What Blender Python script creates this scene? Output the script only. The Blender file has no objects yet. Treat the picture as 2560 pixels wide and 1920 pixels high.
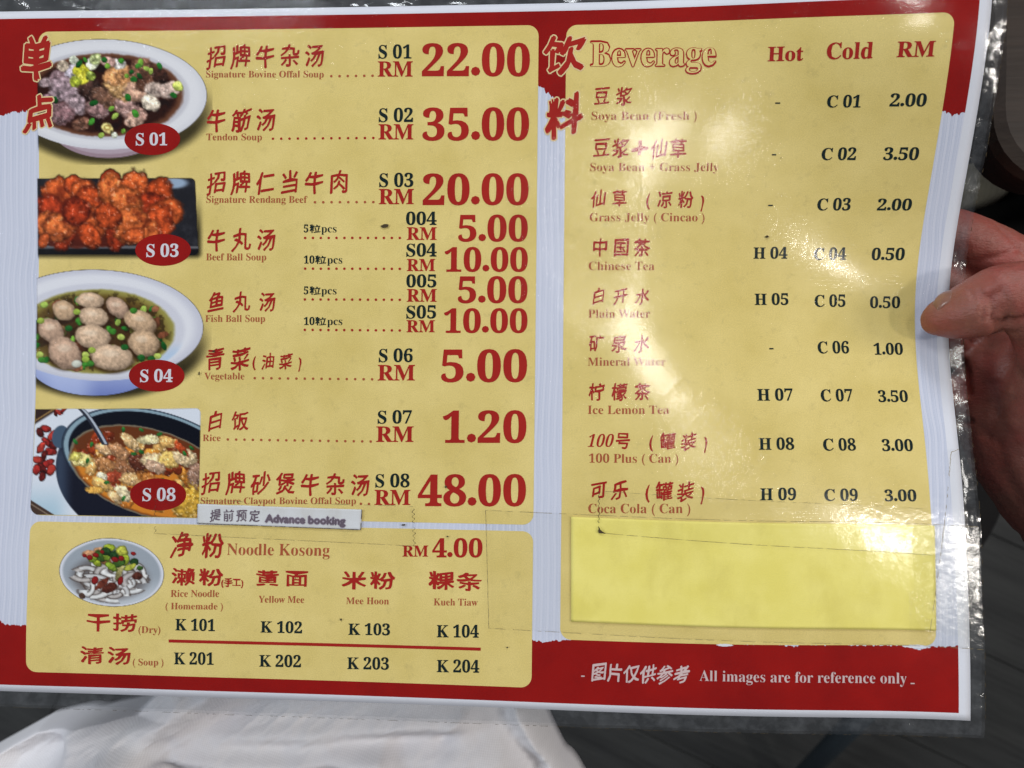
import bpy, bmesh, math, random
import numpy as np
from mathutils import Matrix, Vector
scene = bpy.context.scene
COL = scene.collection
random.seed(7)

# ------------------------------------------------------------------ camera
CAM_LOC, CAM_ROT = ([0.04438, -0.007991, 0.32274], [[0.9977049, -0.0102535, 0.0669311], [0.0093204, 0.9998552, 0.0142386], [-0.0670674, -0.0135821, 0.997656]])
cd = bpy.data.cameras.new('camera')
cd.sensor_width = 36.0
cd.lens = 36.0 * 1922.8 / 2560
cd.clip_start = 0.01
cd.clip_end = 20.0
cd.dof.use_dof = True
cd.dof.focus_distance = 0.325
cd.dof.aperture_fstop = 10.0
cam = bpy.data.objects.new('camera', cd)
m4 = Matrix([list(r) for r in CAM_ROT]).to_4x4()
m4.translation = Vector(CAM_LOC)
cam.matrix_world = m4
COL.objects.link(cam)
scene.camera = cam

# ------------------------------------------------------------------ light
world = bpy.data.worlds.new('World')
scene.world = world
world.use_nodes = True
bg = world.node_tree.nodes['Background']
bg.inputs[0].default_value = (0.80, 0.86, 1.0, 1)
bg.inputs[1].default_value = 0.10


def lamp_or_fill(x, y, z, size, power, color, stretch=1.0):
    l = bpy.data.lights.new('lamp_or_fill', 'AREA')
    l.shape = 'ELLIPSE'
    l.size = size
    l.size_y = size * stretch
    l.energy = power
    l.color = color
    o = bpy.data.objects.new('lamp_or_fill', l)
    o.location = (x, y, z)
    o.rotation_euler = (Vector((0.1, 0, 0)) - Vector((x, y, z))).to_track_quat('-Z', 'Y').to_euler() if z > 2 else (0, 0, 0)
    COL.objects.link(o)


lamp_or_fill(0.46, 0.46, 1.8, 0.16, 2.8, (1.0, 0.95, 0.88), 2.0)
lamp_or_fill(0.50, 0.12, 1.8, 0.16, 1.1, (1.0, 0.95, 0.88))
lamp_or_fill(-0.93, 1.28, 1.8, 0.45, 5, (0.93, 0.97, 1.0), 0.45)
lamp_or_fill(1.33, -0.02, 1.8, 0.18, 9, (1.0, 0.94, 0.87))
# unseen fill panels added to brighten the sheet, outside the film's mirror view
lamp_or_fill(-3.5, 0.3, 2.4, 1.4, 78, (0.86, 0.93, 1.0))
lamp_or_fill(-0.3, 3.9, 2.4, 1.4, 88, (0.90, 0.95, 1.0))
lamp_or_fill(3.6, 0.5, 2.4, 1.4, 64, (1.0, 0.97, 0.93))

scene.view_settings.view_transform = 'Standard'
scene.view_settings.look = 'None'
scene.view_settings.exposure = 0.04
scene.view_settings.gamma = 1.0
scene.cycles.use_denoising = True
scene.cycles.max_bounces = 12
scene.cycles.transparent_max_bounces = 24
scene.cycles.caustics_reflective = False
scene.cycles.caustics_refractive = False

# ------------------------------------------------------------------ the bent sheet (millimetres on the print -> metres in space)
KU = np.array([0, 90, 170, 240, 290, 335, 375, 420.])
KV = np.array([-5, 55, 100, 135, 170, 215, 260, 300.])
SU, SV = 60.0, 48.0
BEND = np.array([-0.5293, -0.9074, -0.9989, -0.7545, 0.0814, 1.5557, 2.9265, 3.7461, -2.181, -1.3617, -0.793, -0.5019, -0.1215, 0.6483, 1.6114, 2.499, -2.826, -1.5017, -0.6909, -0.4675, -0.4699, -0.1762, 0.6528, 1.7287, -2.4767, -1.5983, -1.0438, -0.7449, -0.704, -0.5179, 0.341, 1.5152, -1.7459, -2.1732, -1.9176, -0.9462, -0.1857, 0.1199, 0.5952, 1.2713, -0.1988, -2.7459, -3.1856, -1.4934, 0.3537, 0.8641, 0.8624, 1.0471, 3.451, -1.9111, -4.6735, -3.8705, -1.2711, 0.1063, 0.4914, 1.041, 8.9655, 0.421, -6.0677, -7.8766, -5.2778, -2.3191, -0.4858, 1.2339]).reshape(len(KU), len(KV))


def _gu(u, d=0):
    t = (np.asarray(u, float)[..., None] - KU) / SU
    e = np.exp(-t * t)
    return e if d == 0 else e * (-2 * t / SU)


def _gv(v, d=0):
    t = (np.asarray(v, float)[..., None] - KV) / SV
    e = np.exp(-t * t)
    return e if d == 0 else e * (-2 * t / SV)


def lift(u, v, du=0, dv=0):
    return np.einsum('...i,ij,...j->...', _gu(u, du), BEND, _gv(v, dv))


LU = np.arange(-30, 461, 1.0)
LV = np.arange(-40, 361, 1.0)
_GU, _GV = np.meshgrid(LU, LV, indexing='ij')
_su = np.sqrt(np.clip(1 - lift(_GU, _GV, 1, 0) ** 2, .2, 1))
_sv = np.sqrt(np.clip(1 - lift(_GU, _GV, 0, 1) ** 2, .2, 1))
LX = np.concatenate([np.zeros((1, len(LV))), np.cumsum((_su[1:] + _su[:-1]) / 2, 0)], 0)
LX -= LX[240][None, :]
LY = np.concatenate([np.zeros((len(LU), 1)), np.cumsum((_sv[:, 1:] + _sv[:, :-1]) / 2, 1)], 1)
LY -= ((LY[:, 188] + LY[:, 189]) / 2)[:, None]


def _bil(G, u, v):
    fu = np.clip(u - LU[0], 0, len(LU) - 1.001)
    fv = np.clip(v - LV[0], 0, len(LV) - 1.001)
    i = fu.astype(int)
    j = fv.astype(int)
    a = fu - i
    b = fv - j
    return G[i, j] * (1 - a) * (1 - b) + G[i + 1, j] * a * (1 - b) + G[i, j + 1] * (1 - a) * b + G[i + 1, j + 1] * a * b


def place(u, v, h=0.0):
    """print coordinates u right, v down, h above the paper (all mm) -> world metres"""
    u = np.asarray(u, float)
    v = np.asarray(v, float)
    wu = lift(u, v, 1, 0)
    wv = lift(u, v, 0, 1)
    n = np.stack([-wu, wv, np.ones_like(wu)], -1)
    n /= np.linalg.norm(n, axis=-1, keepdims=True)
    p = np.stack([_bil(LX, u, v), -_bil(LY, u, v), lift(u, v)], -1)
    return (p + n * np.asarray(h, float)[..., None] * np.ones_like(p)) * 0.001


# ------------------------------------------------------------------ object helpers
def empty(name, label, cat, loc=(0, 0, 0), group=None):
    o = bpy.data.objects.new(name, None)
    o.empty_display_size = 0.02
    o.location = loc
    COL.objects.link(o)
    o['label'] = label
    o['category'] = cat
    if group:
        o['group'] = group
    return o


def tag(o, label=None, cat=None, group=None, kind=None):
    for k, x in (('label', label), ('category', cat), ('group', group), ('kind', kind)):
        if x:
            o[k] = x
    return o


def mesh_object(name, verts, faces, mat, parent=None, uv=None, colors=None, smooth=True, slots=None):
    me = bpy.data.meshes.new(name)
    verts = np.asarray(verts, float)
    if parent is not None:
        verts = verts - np.array(parent.location)
    me.from_pydata(verts.tolist(), [], faces if isinstance(faces, list) else faces.tolist())
    if uv is not None:
        lay = me.uv_layers.new(name='print_mm')
        idx = np.empty(len(me.loops), dtype=np.int32)
        me.loops.foreach_get('vertex_index', idx)
        lay.data.foreach_set('uv', np.asarray(uv, np.float32)[idx].ravel())
    if colors is not None:
        at = me.color_attributes.new('ink', 'FLOAT_COLOR', 'POINT')
        at.data.foreach_set('color', np.asarray(colors, np.float32).ravel())
    for m in (mat if isinstance(mat, (list, tuple)) else [mat]):
        me.materials.append(m)
    if slots is not None:
        me.polygons.foreach_set('material_index', np.asarray(slots, np.int32))
    if smooth:
        me.polygons.foreach_set('use_smooth', [True] * len(me.polygons))
    me.update()
    o = bpy.data.objects.new(name, me)
    COL.objects.link(o)
    if parent is not None:
        o.parent = parent
    return o


def quads(n, m):
    i, j = np.meshgrid(np.arange(n - 1), np.arange(m - 1), indexing='ij')
    a = (i * m + j).ravel()
    return np.stack([a, a + 1, a + m + 1, a + m], -1)


def sheet(name, U, V, H, mat, parent, thick=0.0, **kw):
    """grid sheet lying on the menu; thick > 0 closes it into a solid"""
    n, m = U.shape
    H = np.broadcast_to(np.asarray(H, float), U.shape)
    P = place(U, V, H).reshape(-1, 3)
    F = quads(n, m)
    uv = np.stack([U, V], -1).reshape(-1, 2)
    if thick:
        P2 = place(U, V, H - thick).reshape(-1, 3)
        N = n * m
        ring = [i * m for i in range(n)] + [(n - 1) * m + j for j in range(1, m)] + [i * m + m - 1 for i in range(n - 2, -1, -1)] + [j for j in range(m - 2, 0, -1)]
        side = [[ring[k], ring[(k + 1) % len(ring)], ring[(k + 1) % len(ring)] + N, ring[k] + N] for k in range(len(ring))]
        F = F.tolist() + (F[:, ::-1] + N).tolist() + side
        P = np.concatenate([P, P2])
        uv = np.concatenate([uv, uv])
    return mesh_object(name, P, F, mat, parent, uv=uv, **kw)


def columns(us, top, bot, dv=3.0):
    us = np.asarray(us, float)
    top = np.asarray(top, float)
    bot = np.asarray(bot, float)
    m = max(2, int(np.ceil((bot - top).max() / dv)) + 1)
    t = np.linspace(0, 1, m)
    U = np.repeat(us[:, None], m, 1)
    V = top[:, None] * (1 - t) + bot[:, None] * t
    return U, V


def round_rect(u0, u1, v0, v1, r, corners='abcd', step=3.0):
    a = u0 + r * (1 - np.cos(np.linspace(0, math.pi / 2, 9)))
    mid = np.linspace(u0 + r, u1 - r, max(2, int((u1 - u0) / step)))[1:-1]
    us = np.concatenate([a, mid, (u0 + u1) - a[::-1]])
    dl = np.clip(u0 + r - us, 0, r)
    dr = np.clip(us - (u1 - r), 0, r)
    el = r - np.sqrt(r * r - dl ** 2)
    er = r - np.sqrt(r * r - dr ** 2)
    top = v0 + el * ('a' in corners) + er * ('b' in corners)
    bot = v1 - el * ('d' in corners) - er * ('c' in corners)
    return columns(us, top, bot, step)


def bilinear(c, nu, nv, wob=None):
    s = np.linspace(0, 1, nu)[:, None]
    t = np.linspace(0, 1, nv)[None, :]
    c = np.array(c)
    Q = [c[0][k] * (1 - s) * (1 - t) + c[1][k] * s * (1 - t) + c[2][k] * s * t + c[3][k] * (1 - s) * t for k in (0, 1)]
    return Q[0], Q[1]


# ------------------------------------------------------------------ noise for numpy
def vnoise(X, Y, scale, seed=0):
    rng = np.random.RandomState(seed)
    T = rng.rand(64, 64)
    x = np.asarray(X) / scale + 13.7
    y = np.asarray(Y) / scale + 29.3
    i = np.floor(x).astype(int)
    j = np.floor(y).astype(int)
    a = x - i
    b = y - j
    a = a * a * (3 - 2 * a)
    b = b * b * (3 - 2 * b)
    g = lambda p, q: T[p % 64, q % 64]
    return g(i, j) * (1 - a) * (1 - b) + g(i + 1, j) * a * (1 - b) + g(i, j + 1) * (1 - a) * b + g(i + 1, j + 1) * a * b


def fbm(X, Y, scale, seed=0, n=4, ridge=False):
    s = 0
    amp = 1
    tot = 0
    for k in range(n):
        q = vnoise(X, Y, scale / 2 ** k, seed + k)
        if ridge:
            q = 1 - abs(2 * q - 1)
        s = s + amp * q
        tot += amp
        amp *= .55
    return s / tot


# ------------------------------------------------------------------ materials
class N:
    """small wrapper to write node trees briefly"""

    def __init__(self, name):
        self.m = bpy.data.materials.new(name)
        self.m.use_nodes = True
        self.t = self.m.node_tree
        self.t.nodes.clear()
        self.out = self.t.nodes.new('ShaderNodeOutputMaterial')

    def n(self, typ, props=None, **ins):
        nd = self.t.nodes.new(typ)
        for k, x in (props or {}).items():
            setattr(nd, k, x)
        for k, x in ins.items():
            key = int(k[1:]) if k[0] == 'i' and k[1:].isdigit() else k.replace('_', ' ')
            s = nd.inputs[key]
            if hasattr(x, 'is_linked') or hasattr(x, 'links'):
                self.t.links.new(x, s)
            else:
                s.default_value = x
        return nd

    def math(self, op, a, b=0.0, c=0.0, clamp=False):
        return self.n('ShaderNodeMath', dict(operation=op, use_clamp=clamp), i0=a, i1=b, i2=c).outputs[0]

    def mix(self, f, a, b, blend='MIX'):
        nd = self.n('ShaderNodeMix', dict(data_type='RGBA', blend_type=blend))
        for s, x in ((nd.inputs[0], f), (nd.inputs[6], a), (nd.inputs[7], b)):
            if hasattr(x, 'links'):
                self.t.links.new(x, s)
            else:
                s.default_value = x
        return nd.outputs[2]

    def uv(self, sx=1, sy=1, rot=0, off=(0, 0, 0)):
        c = self.n('ShaderNodeUVMap', dict(uv_map='print_mm'))
        mp = self.n('ShaderNodeMapping', Vector=c.outputs[0], Scale=(sx, sy, 1), Rotation=(0, 0, rot), Location=off)
        return mp.outputs[0]

    def noise(self, vec, scale, detail=3, rough=.5, dist=0.0):
        return self.n('ShaderNodeTexNoise', Vector=vec, Scale=scale, Detail=detail, Roughness=rough, Distortion=dist).outputs[0]

    def ramp(self, f, lo, hi, a=0.0, b=1.0):
        return self.n('ShaderNodeMapRange', i0=f, i1=lo, i2=hi, i3=a, i4=b).outputs[0]

    def bump(self, h, dist=1.0, strength=1.0):
        return self.n('ShaderNodeBump', Height=h, Distance=dist, Strength=strength).outputs[0]

    def done(self, shader):
        self.t.links.new(shader, self.out.inputs[0])
        return self.m


def C(r, g, b):
    """sRGB 0-255 -> linear"""
    f = lambda x: (x / 255 / 12.92) if x <= 10 else ((x / 255 + .055) / 1.055) ** 2.4
    return (f(r), f(g), f(b), 1.0)


def print_material(name, col, col2=None, rough=.55, grain=.10, dirt=0.0):
    k = N(name)
    v = k.uv()
    a = k.noise(v, .035, 4, .6)
    c = k.mix(k.ramp(a, .3, .7), col, col2 or tuple(x * .9 for x in col[:3]) + (1,))
    g = k.noise(v, 2.2, 2, .7)
    c = k.mix(k.ramp(g, .25, .75, grain, 0), c, (0, 0, 0, 1))
    if dirt:
        d = k.noise(k.uv(1, 1, .4), .16, 6, .75)
        c = k.mix(k.ramp(d, .56, .80, 0, dirt), c, tuple(x * .45 for x in col[:3]) + (1,))
    return k.done(k.n('ShaderNodeBsdfPrincipled', Base_Color=c, Roughness=.9, Specular_IOR_Level=.04).outputs[0])


WHITE = (.74, .755, .83, 1)
M_PAPER = print_material('white_card', WHITE, (.70, .72, .80, 1), grain=.05)
M_YELLOW = print_material('yellow_print', (.88, .71, .275, 1), (.76, .60, .20, 1), grain=.24, dirt=.5)
M_RED = print_material('red_print', (.38, .0085, .006, 1), (.28, .006, .005, 1), grain=.34)
M_INK = {
    'red': print_material('red_ink', (.42, .022, .015, 1), (.36, .016, .012, 1), grain=.12),
    'brown': print_material('brown_ink', (.44, .105, .045, 1), grain=.12),
    'black': print_material('black_ink', (.008, .020, .020, 1), grain=.1),
    'white': print_material('white_ink', (.70, .68, .74, 1), grain=.05),
    'pale': print_material('pale_pink_ink', (.66, .50, .50, 1), grain=.05),
    'cream': print_material('cream_ink', (.80, .62, .33, 1), grain=.05),
    'ink': print_material('faded_purple_ink', (.11, .085, .115, 1), (.2, .16, .2, 1), grain=.35),
    'halo': print_material('faded_ink_bleed', (.42, .38, .46, 1), grain=.2),
}


def stripe_material():
    k = N('striped_print')
    v = k.uv()
    wob = k.noise(k.uv(.012, .012), 1.0, 2, .5)
    sep = k.n('ShaderNodeSeparateXYZ', Vector=v)
    x = k.math('ADD', sep.outputs[0], k.math('MULTIPLY', wob, 11.0))
    x = k.math('ADD', x, k.math('MULTIPLY', k.math('SINE', k.math('MULTIPLY', sep.outputs[1], .17)), .25))
    f = k.math('FRACT', k.math('MULTIPLY', x, .74))
    d = k.math('ABSOLUTE', k.math('SUBTRACT', f, .5))
    line = k.ramp(d, .02, .13, 1, 0)
    f2 = k.math('FRACT', k.math('MULTIPLY', x, .37))
    d2 = k.math('ABSOLUTE', k.math('SUBTRACT', f2, .42))
    wide = k.ramp(d2, .05, .3, .5, 0)
    fade = k.ramp(k.noise(k.uv(.05, .02), 1.0, 3, .6), .3, .7, .25, .85)
    s = k.math('MULTIPLY', k.math('MAXIMUM', line, wide), fade)
    c = k.mix(s, (.67, .70, .83, 1), (.43, .49, .65, 1))
    g = k.noise(v, 2.2, 2, .7)
    c = k.mix(k.ramp(g, .25, .75, .16, 0), c, (.1, .1, .1, 1))
    return k.done(k.n('ShaderNodeBsdfPrincipled', Base_Color=c, Roughness=.9, Specular_IOR_Level=.04).outputs[0])


M_STRIPE = stripe_material()


def photo_material():
    k = N('printed_photo')
    a = k.n('ShaderNodeVertexColor', dict(layer_name='ink'))
    g = k.noise(k.uv(), 2.4, 2, .7)
    c = k.mix(k.ramp(g, .25, .75, .14, 0), a.outputs[0], (0, 0, 0, 1))
    p = k.n('ShaderNodeBsdfPrincipled', Base_Color=c, Roughness=.9, Specular_IOR_Level=.04)
    t = k.n('ShaderNodeBsdfTransparent')
    mx = k.n('ShaderNodeMixShader', i0=a.outputs[1], i1=t.outputs[0], i2=p.outputs[0])
    return k.done(mx.outputs[0])


M_PHOTO = photo_material()


def scratches(k, ang, scale, off):
    """long thin scratches, strength 0..1"""
    v = k.uv(.030, 1.0, ang, off)
    n = k.noise(v, scale, 1.5, .5, .0)
    d = k.math('ABSOLUTE', k.math('SUBTRACT', n, .5))
    line = k.ramp(d, 0.0, .012, 1, 0)
    gate = k.ramp(k.noise(k.uv(1, 1, 0, off), .07, 3, .6), .50, .62)
    return k.math('MULTIPLY', line, gate)


def film_material(name='clear_laminate', gloss=1.0, wave=.05, crumple=.16, fine=.010, tint=(.985, .985, .98, 1), rough=.08, haze=0.0):
    k = N(name)
    v = k.uv()
    n1 = k.noise(v, .055, 2, .5)
    n2 = k.noise(v, .30, 5, .62, .8)
    n3 = k.noise(v, 1.6, 3, .6)
    # handling wear: the film is crinkled most where the sheet has been folded and gripped
    gate = k.ramp(k.noise(k.uv(1, 1, 0, (40, 7, 0)), .022, 2, .5), .40, .60, .10, .45)
    for (wu, wv, ru, rv, a) in ((264, 88, 24, 62, 3.4), (318, 188, 34, 30, 1.2), (95, 4, 70, 20, 2.0), (408, 238, 14, 34, 2.0)):
        q = k.n('ShaderNodeVectorMath', dict(operation='LENGTH'), i0=k.uv(1 / ru, 1 / rv, 0, (-wu / ru, -wv / rv, 0))).outputs['Value']
        gate = k.math('MAXIMUM', gate, k.ramp(q, 1.0, .35, 0, a))
    s1 = scratches(k, .65, .9, (3, 9, 0))
    s2 = scratches(k, -.95, 1.0, (33, 5, 0))
    s3 = scratches(k, 1.75, .8, (13, 45, 0))
    sc_ = k.math('MAXIMUM', s1, k.math('MAXIMUM', s2, s3))
    h = k.math('ADD', k.math('MULTIPLY', n1, wave), k.math('MULTIPLY', k.math('MULTIPLY', n2, crumple), gate))
    h = k.math('ADD', h, k.math('MULTIPLY', n3, fine))
    h = k.math('ADD', h, k.math('MULTIPLY', sc_, .004))
    b = k.bump(k.math('MULTIPLY', h, .001))
    geo = k.n('ShaderNodeNewGeometry')
    dt = k.n('ShaderNodeVectorMath', dict(operation='DOT_PRODUCT'), i0=geo.outputs['Incoming'], i1=b).outputs['Value']
    one = k.math('SUBTRACT', 1.0, k.math('ABSOLUTE', dt), clamp=True)
    fr = k.math('ADD', k.math('MULTIPLY', k.math('POWER', one, 5.0), .96), .04)
    g1 = k.n('ShaderNodeBsdfGlossy', Roughness=rough, Normal=b, Color=(1, 1, 1, 1))
    g2 = k.n('ShaderNodeBsdfGlossy', Roughness=rough * 1.3 + .07, Normal=b, Color=(1, 1, 1, 1))
    g = k.n('ShaderNodeMixShader', i0=.45, i1=g1.outputs[0], i2=g2.outputs[0])
    t = k.n('ShaderNodeBsdfTransparent', Color=tint)
    base = t.outputs[0]
    if haze:
        d = k.n('ShaderNodeBsdfDiffuse', Color=(.60, .62, .65, 1))
        hz = k.ramp(k.noise(k.uv(1, 1, 0, (9, 2, 0)), .12, 5, .65), .42, .70, haze * .35, haze * 1.7)
        base = k.n('ShaderNodeMixShader', i0=hz, i1=base, i2=d.outputs[0]).outputs[0]
    f = k.math('MULTIPLY', fr, gloss, clamp=True)
    return k.done(k.n('ShaderNodeMixShader', i0=f, i1=base, i2=g.outputs[0]).outputs[0])


M_FILM = film_material()
M_MARGIN = film_material('cloudy_laminate_edge', 1.3, .15, .32, .012, (.92, .93, .94, 1), .07, .03)
M_TAPE = film_material('clear_tape', .5, .06, .12, .012, (.997, .997, .99, 1), .10)
M_TAPE2 = film_material('crumpled_tape', 1.0, .10, .50, .03, (.985, .985, .97, 1), .08, .0)


def plain(name, col, rough=.6, spec=.4, metal=0.0, noise=None):
    k = N(name)
    c = col
    if noise:
        tc = k.n('ShaderNodeTexCoord').outputs['Object']
        n = k.noise(tc, noise[0], 4, .6)
        c = k.mix(k.ramp(n, .3, .7), col, noise[1])
    return k.done(k.n('ShaderNodeBsdfPrincipled', Base_Color=c, Roughness=rough, Specular_IOR_Level=spec, Metallic=metal).outputs[0])


M_TAPE_EDGE = plain('tape_edge_dirt', (.22, .17, .08, 1), .9, .1)
M_GRIME = plain('dark_grime', (.06, .045, .025, 1), .9, .1)

# ------------------------------------------------------------------ the menu
menu = empty('menu', 'laminated red and yellow restaurant menu with dish photos and prices, held by a hand', 'menu')
rng = np.random.RandomState(3)

# card: a closed thin sheet
us = np.linspace(0, 420, 141)
vs = np.linspace(0, 297, 100)
U, V = np.meshgrid(us, vs, indexing='ij')
sheet('paper_card', U, V, 0.0, M_PAPER, menu, thick=.22)
U, V = np.meshgrid(np.linspace(4.2, 415.3, 138), np.linspace(3.2, 294.1, 98), indexing='ij')
sheet('striped_background', U, V, .03, M_STRIPE, menu)


def torn(us, pts, amp, seed, up=1):
    px = [p[0] for p in pts]
    py = [p[1] for p in pts]
    base = np.interp(us, px, py)
    j = (fbm(us, us * 0, 2.2, seed, 3) - .5) * amp * 1.6 + (vnoise(us, us * 0, .45, seed + 9) - .5) * amp * 1.2
    return base + j


TORN_LEFT_TOP = [(5.53, 45.39),
 (9.2, 44.56),
 (14.7, 43.74),
 (23.1, 43.82)]
TORN_GUT = [(241.74, 34.07),
 (247.38, 38.47),
 (249.27, 40.49),
 (253.53, 42.51)]
TORN_RT = [(406.33, 45.86),
 (410.54, 47.57),
 (415.97, 46.61)]
TORN_LB = [(11.36, 266.27),
 (14.11, 267.92),
 (18.61, 268.32),
 (22.53, 267.88)]
TORN_RB = [(242.45, 268.26),
 (247.32, 269.08),
 (253.98, 267.86),
 (265.6, 266.79),
 (293.56, 267.02),
 (319.55, 267.19),
 (343.73, 267.37),
 (348.57, 268.15),
 (353.39, 267.33),
 (395.25, 267.81),
 (400.04, 269.48),
 (404.88, 267.76),
 (416.86, 267.34)]
E0, E1, T0, T1 = 4.2, 415.3, 3.2, 294.1
B = .06
# top band and the torn red fields hanging from it
us = np.arange(E0, 24.4, .3)
sheet('red_field', *columns(us, us * 0 + T0, torn(us, TORN_LEFT_TOP, 1.1, 4)), B, M_RED, menu)
us = np.arange(24.1, 241.7, 3.)
us = np.append(us, 241.6)
sheet('red_field', *columns(us, us * 0 + T0, us * 0 + 16), B, M_RED, menu)
us = np.arange(241.6, 254.9, .3)
sheet('red_field', *columns(us, us * 0 + T0, torn(us, TORN_GUT, 1.6, 14)), B, M_RED, menu)
us = np.append(np.arange(254.6, 405.6, 3.), 405.8)
sheet('red_field', *columns(us, us * 0 + T0, us * 0 + 16), B, M_RED, menu)
us = np.append(np.arange(405.8, E1, .3), E1)
sheet('red_field', *columns(us, us * 0 + T0, torn(us, TORN_RT, 1.1, 24)), B, M_RED, menu)
us = np.arange(E0, 24.4, .3)
sheet('red_field', *columns(us, torn(us, TORN_LB, 1.0, 34), us * 0 + T1), B, M_RED, menu)
us = np.append(np.arange(24.1, 241.7, 3.), 241.6)
sheet('red_field', *columns(us, us * 0 + 280, us * 0 + T1), B, M_RED, menu)
us = np.append(np.arange(241.6, E1, .3), E1)
sheet('red_field', *columns(us, torn(us, TORN_RB, 1.0, 44), us * 0 + T1), B, M_RED, menu)

# yellow panels
sheet('dish_panel', *round_rect(23.3, 242.3, 9.0, 220.4, 4.6), .10, M_YELLOW, menu)
sheet('noodle_panel', *round_rect(23.3, 242.3, 223.1, 288.1, 4.6), .10, M_YELLOW, menu)
rp = sheet('beverage_panel', *round_rect(254.0, 406.5, 9.2, 267.6, 4.6), .10, M_YELLOW, menu)

# thin worn brush strip where the torn red bites into the bottom of the beverage panel
for (a, b, d) in ((318, 325, 1.0), (393, 404, 1.3)):
    us = np.arange(a, b, .3)
    t = (us - a) / (b - a)
    dep = np.sin(np.pi * t) * d
    sheet('worn_edge', *columns(us, 267.7 - dep * .5 + .3 * vnoise(us, us, .5, 3), 267.9 + dep * .45 + .3 * vnoise(us, us, .4, 5)), .115, M_PAPER, menu)


# ------------------------------------------------------------------ lettering
def bold_serif(s):
    o = ''
    for c in s:
        if 'A' <= c <= 'Z':
            o += chr(0x1D400 + ord(c) - 65)
        elif 'a' <= c <= 'z':
            o += chr(0x1D41A + ord(c) - 97)
        elif '0' <= c <= '9':
            o += chr(0x1D7CE + ord(c) - 48)
        else:
            o += c
    return o


_cache = {}


def glyphs(s, offset=0.0, res=2):
    key = (s, offset, res)
    if key not in _cache:
        cu = bpy.data.curves.new('lettering_outline', 'FONT')
        cu.body = s
        cu.size = 1
        cu.offset = offset
        cu.resolution_u = res
        ob = bpy.data.objects.new('lettering_outline', cu)
        COL.objects.link(ob)
        dg = bpy.context.evaluated_depsgraph_get()
        me = bpy.data.meshes.new_from_object(ob.evaluated_get(dg))
        n = len(me.vertices)
        v = np.empty(n * 3)
        me.vertices.foreach_get('co', v)
        f = [list(p.vertices) for p in me.polygons]
        bpy.data.objects.remove(ob)
        bpy.data.curves.remove(cu)
        bpy.data.meshes.remove(me)
        _cache[key] = (v.reshape(-1, 3)[:, :2].copy(), f)
    return _cache[key]


CAP = glyphs(bold_serif('H'))[0][:, 1].max()
TXT_H = .20


def letter_mesh(name, uvpts, hs, faces, mat, parent):
    P = place(uvpts[:, 0], uvpts[:, 1], hs)
    return mesh_object(name, P, faces, mat, parent, uv=uvpts, smooth=False)


def grow_dots(v, f):
    """the periods of the prices are printed fatter than the outline gives"""
    par = list(range(len(v)))

    def find(a):
        while par[a] != a:
            par[a] = par[par[a]]
            a = par[a]
        return a
    for fc in f:
        a = find(fc[0])
        for b in fc[1:]:
            par[find(b)] = a
    ids = np.array([find(i) for i in range(len(v))])
    for g_ in np.unique(ids):
        q = v[ids == g_]
        w = q.max(0) - q.min(0)
        if w.max() < .25:
            c = q.mean(0)
            s = .205 / w.max()
            v[ids == g_] = (q - c) * s + [c[0], .102]


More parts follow.
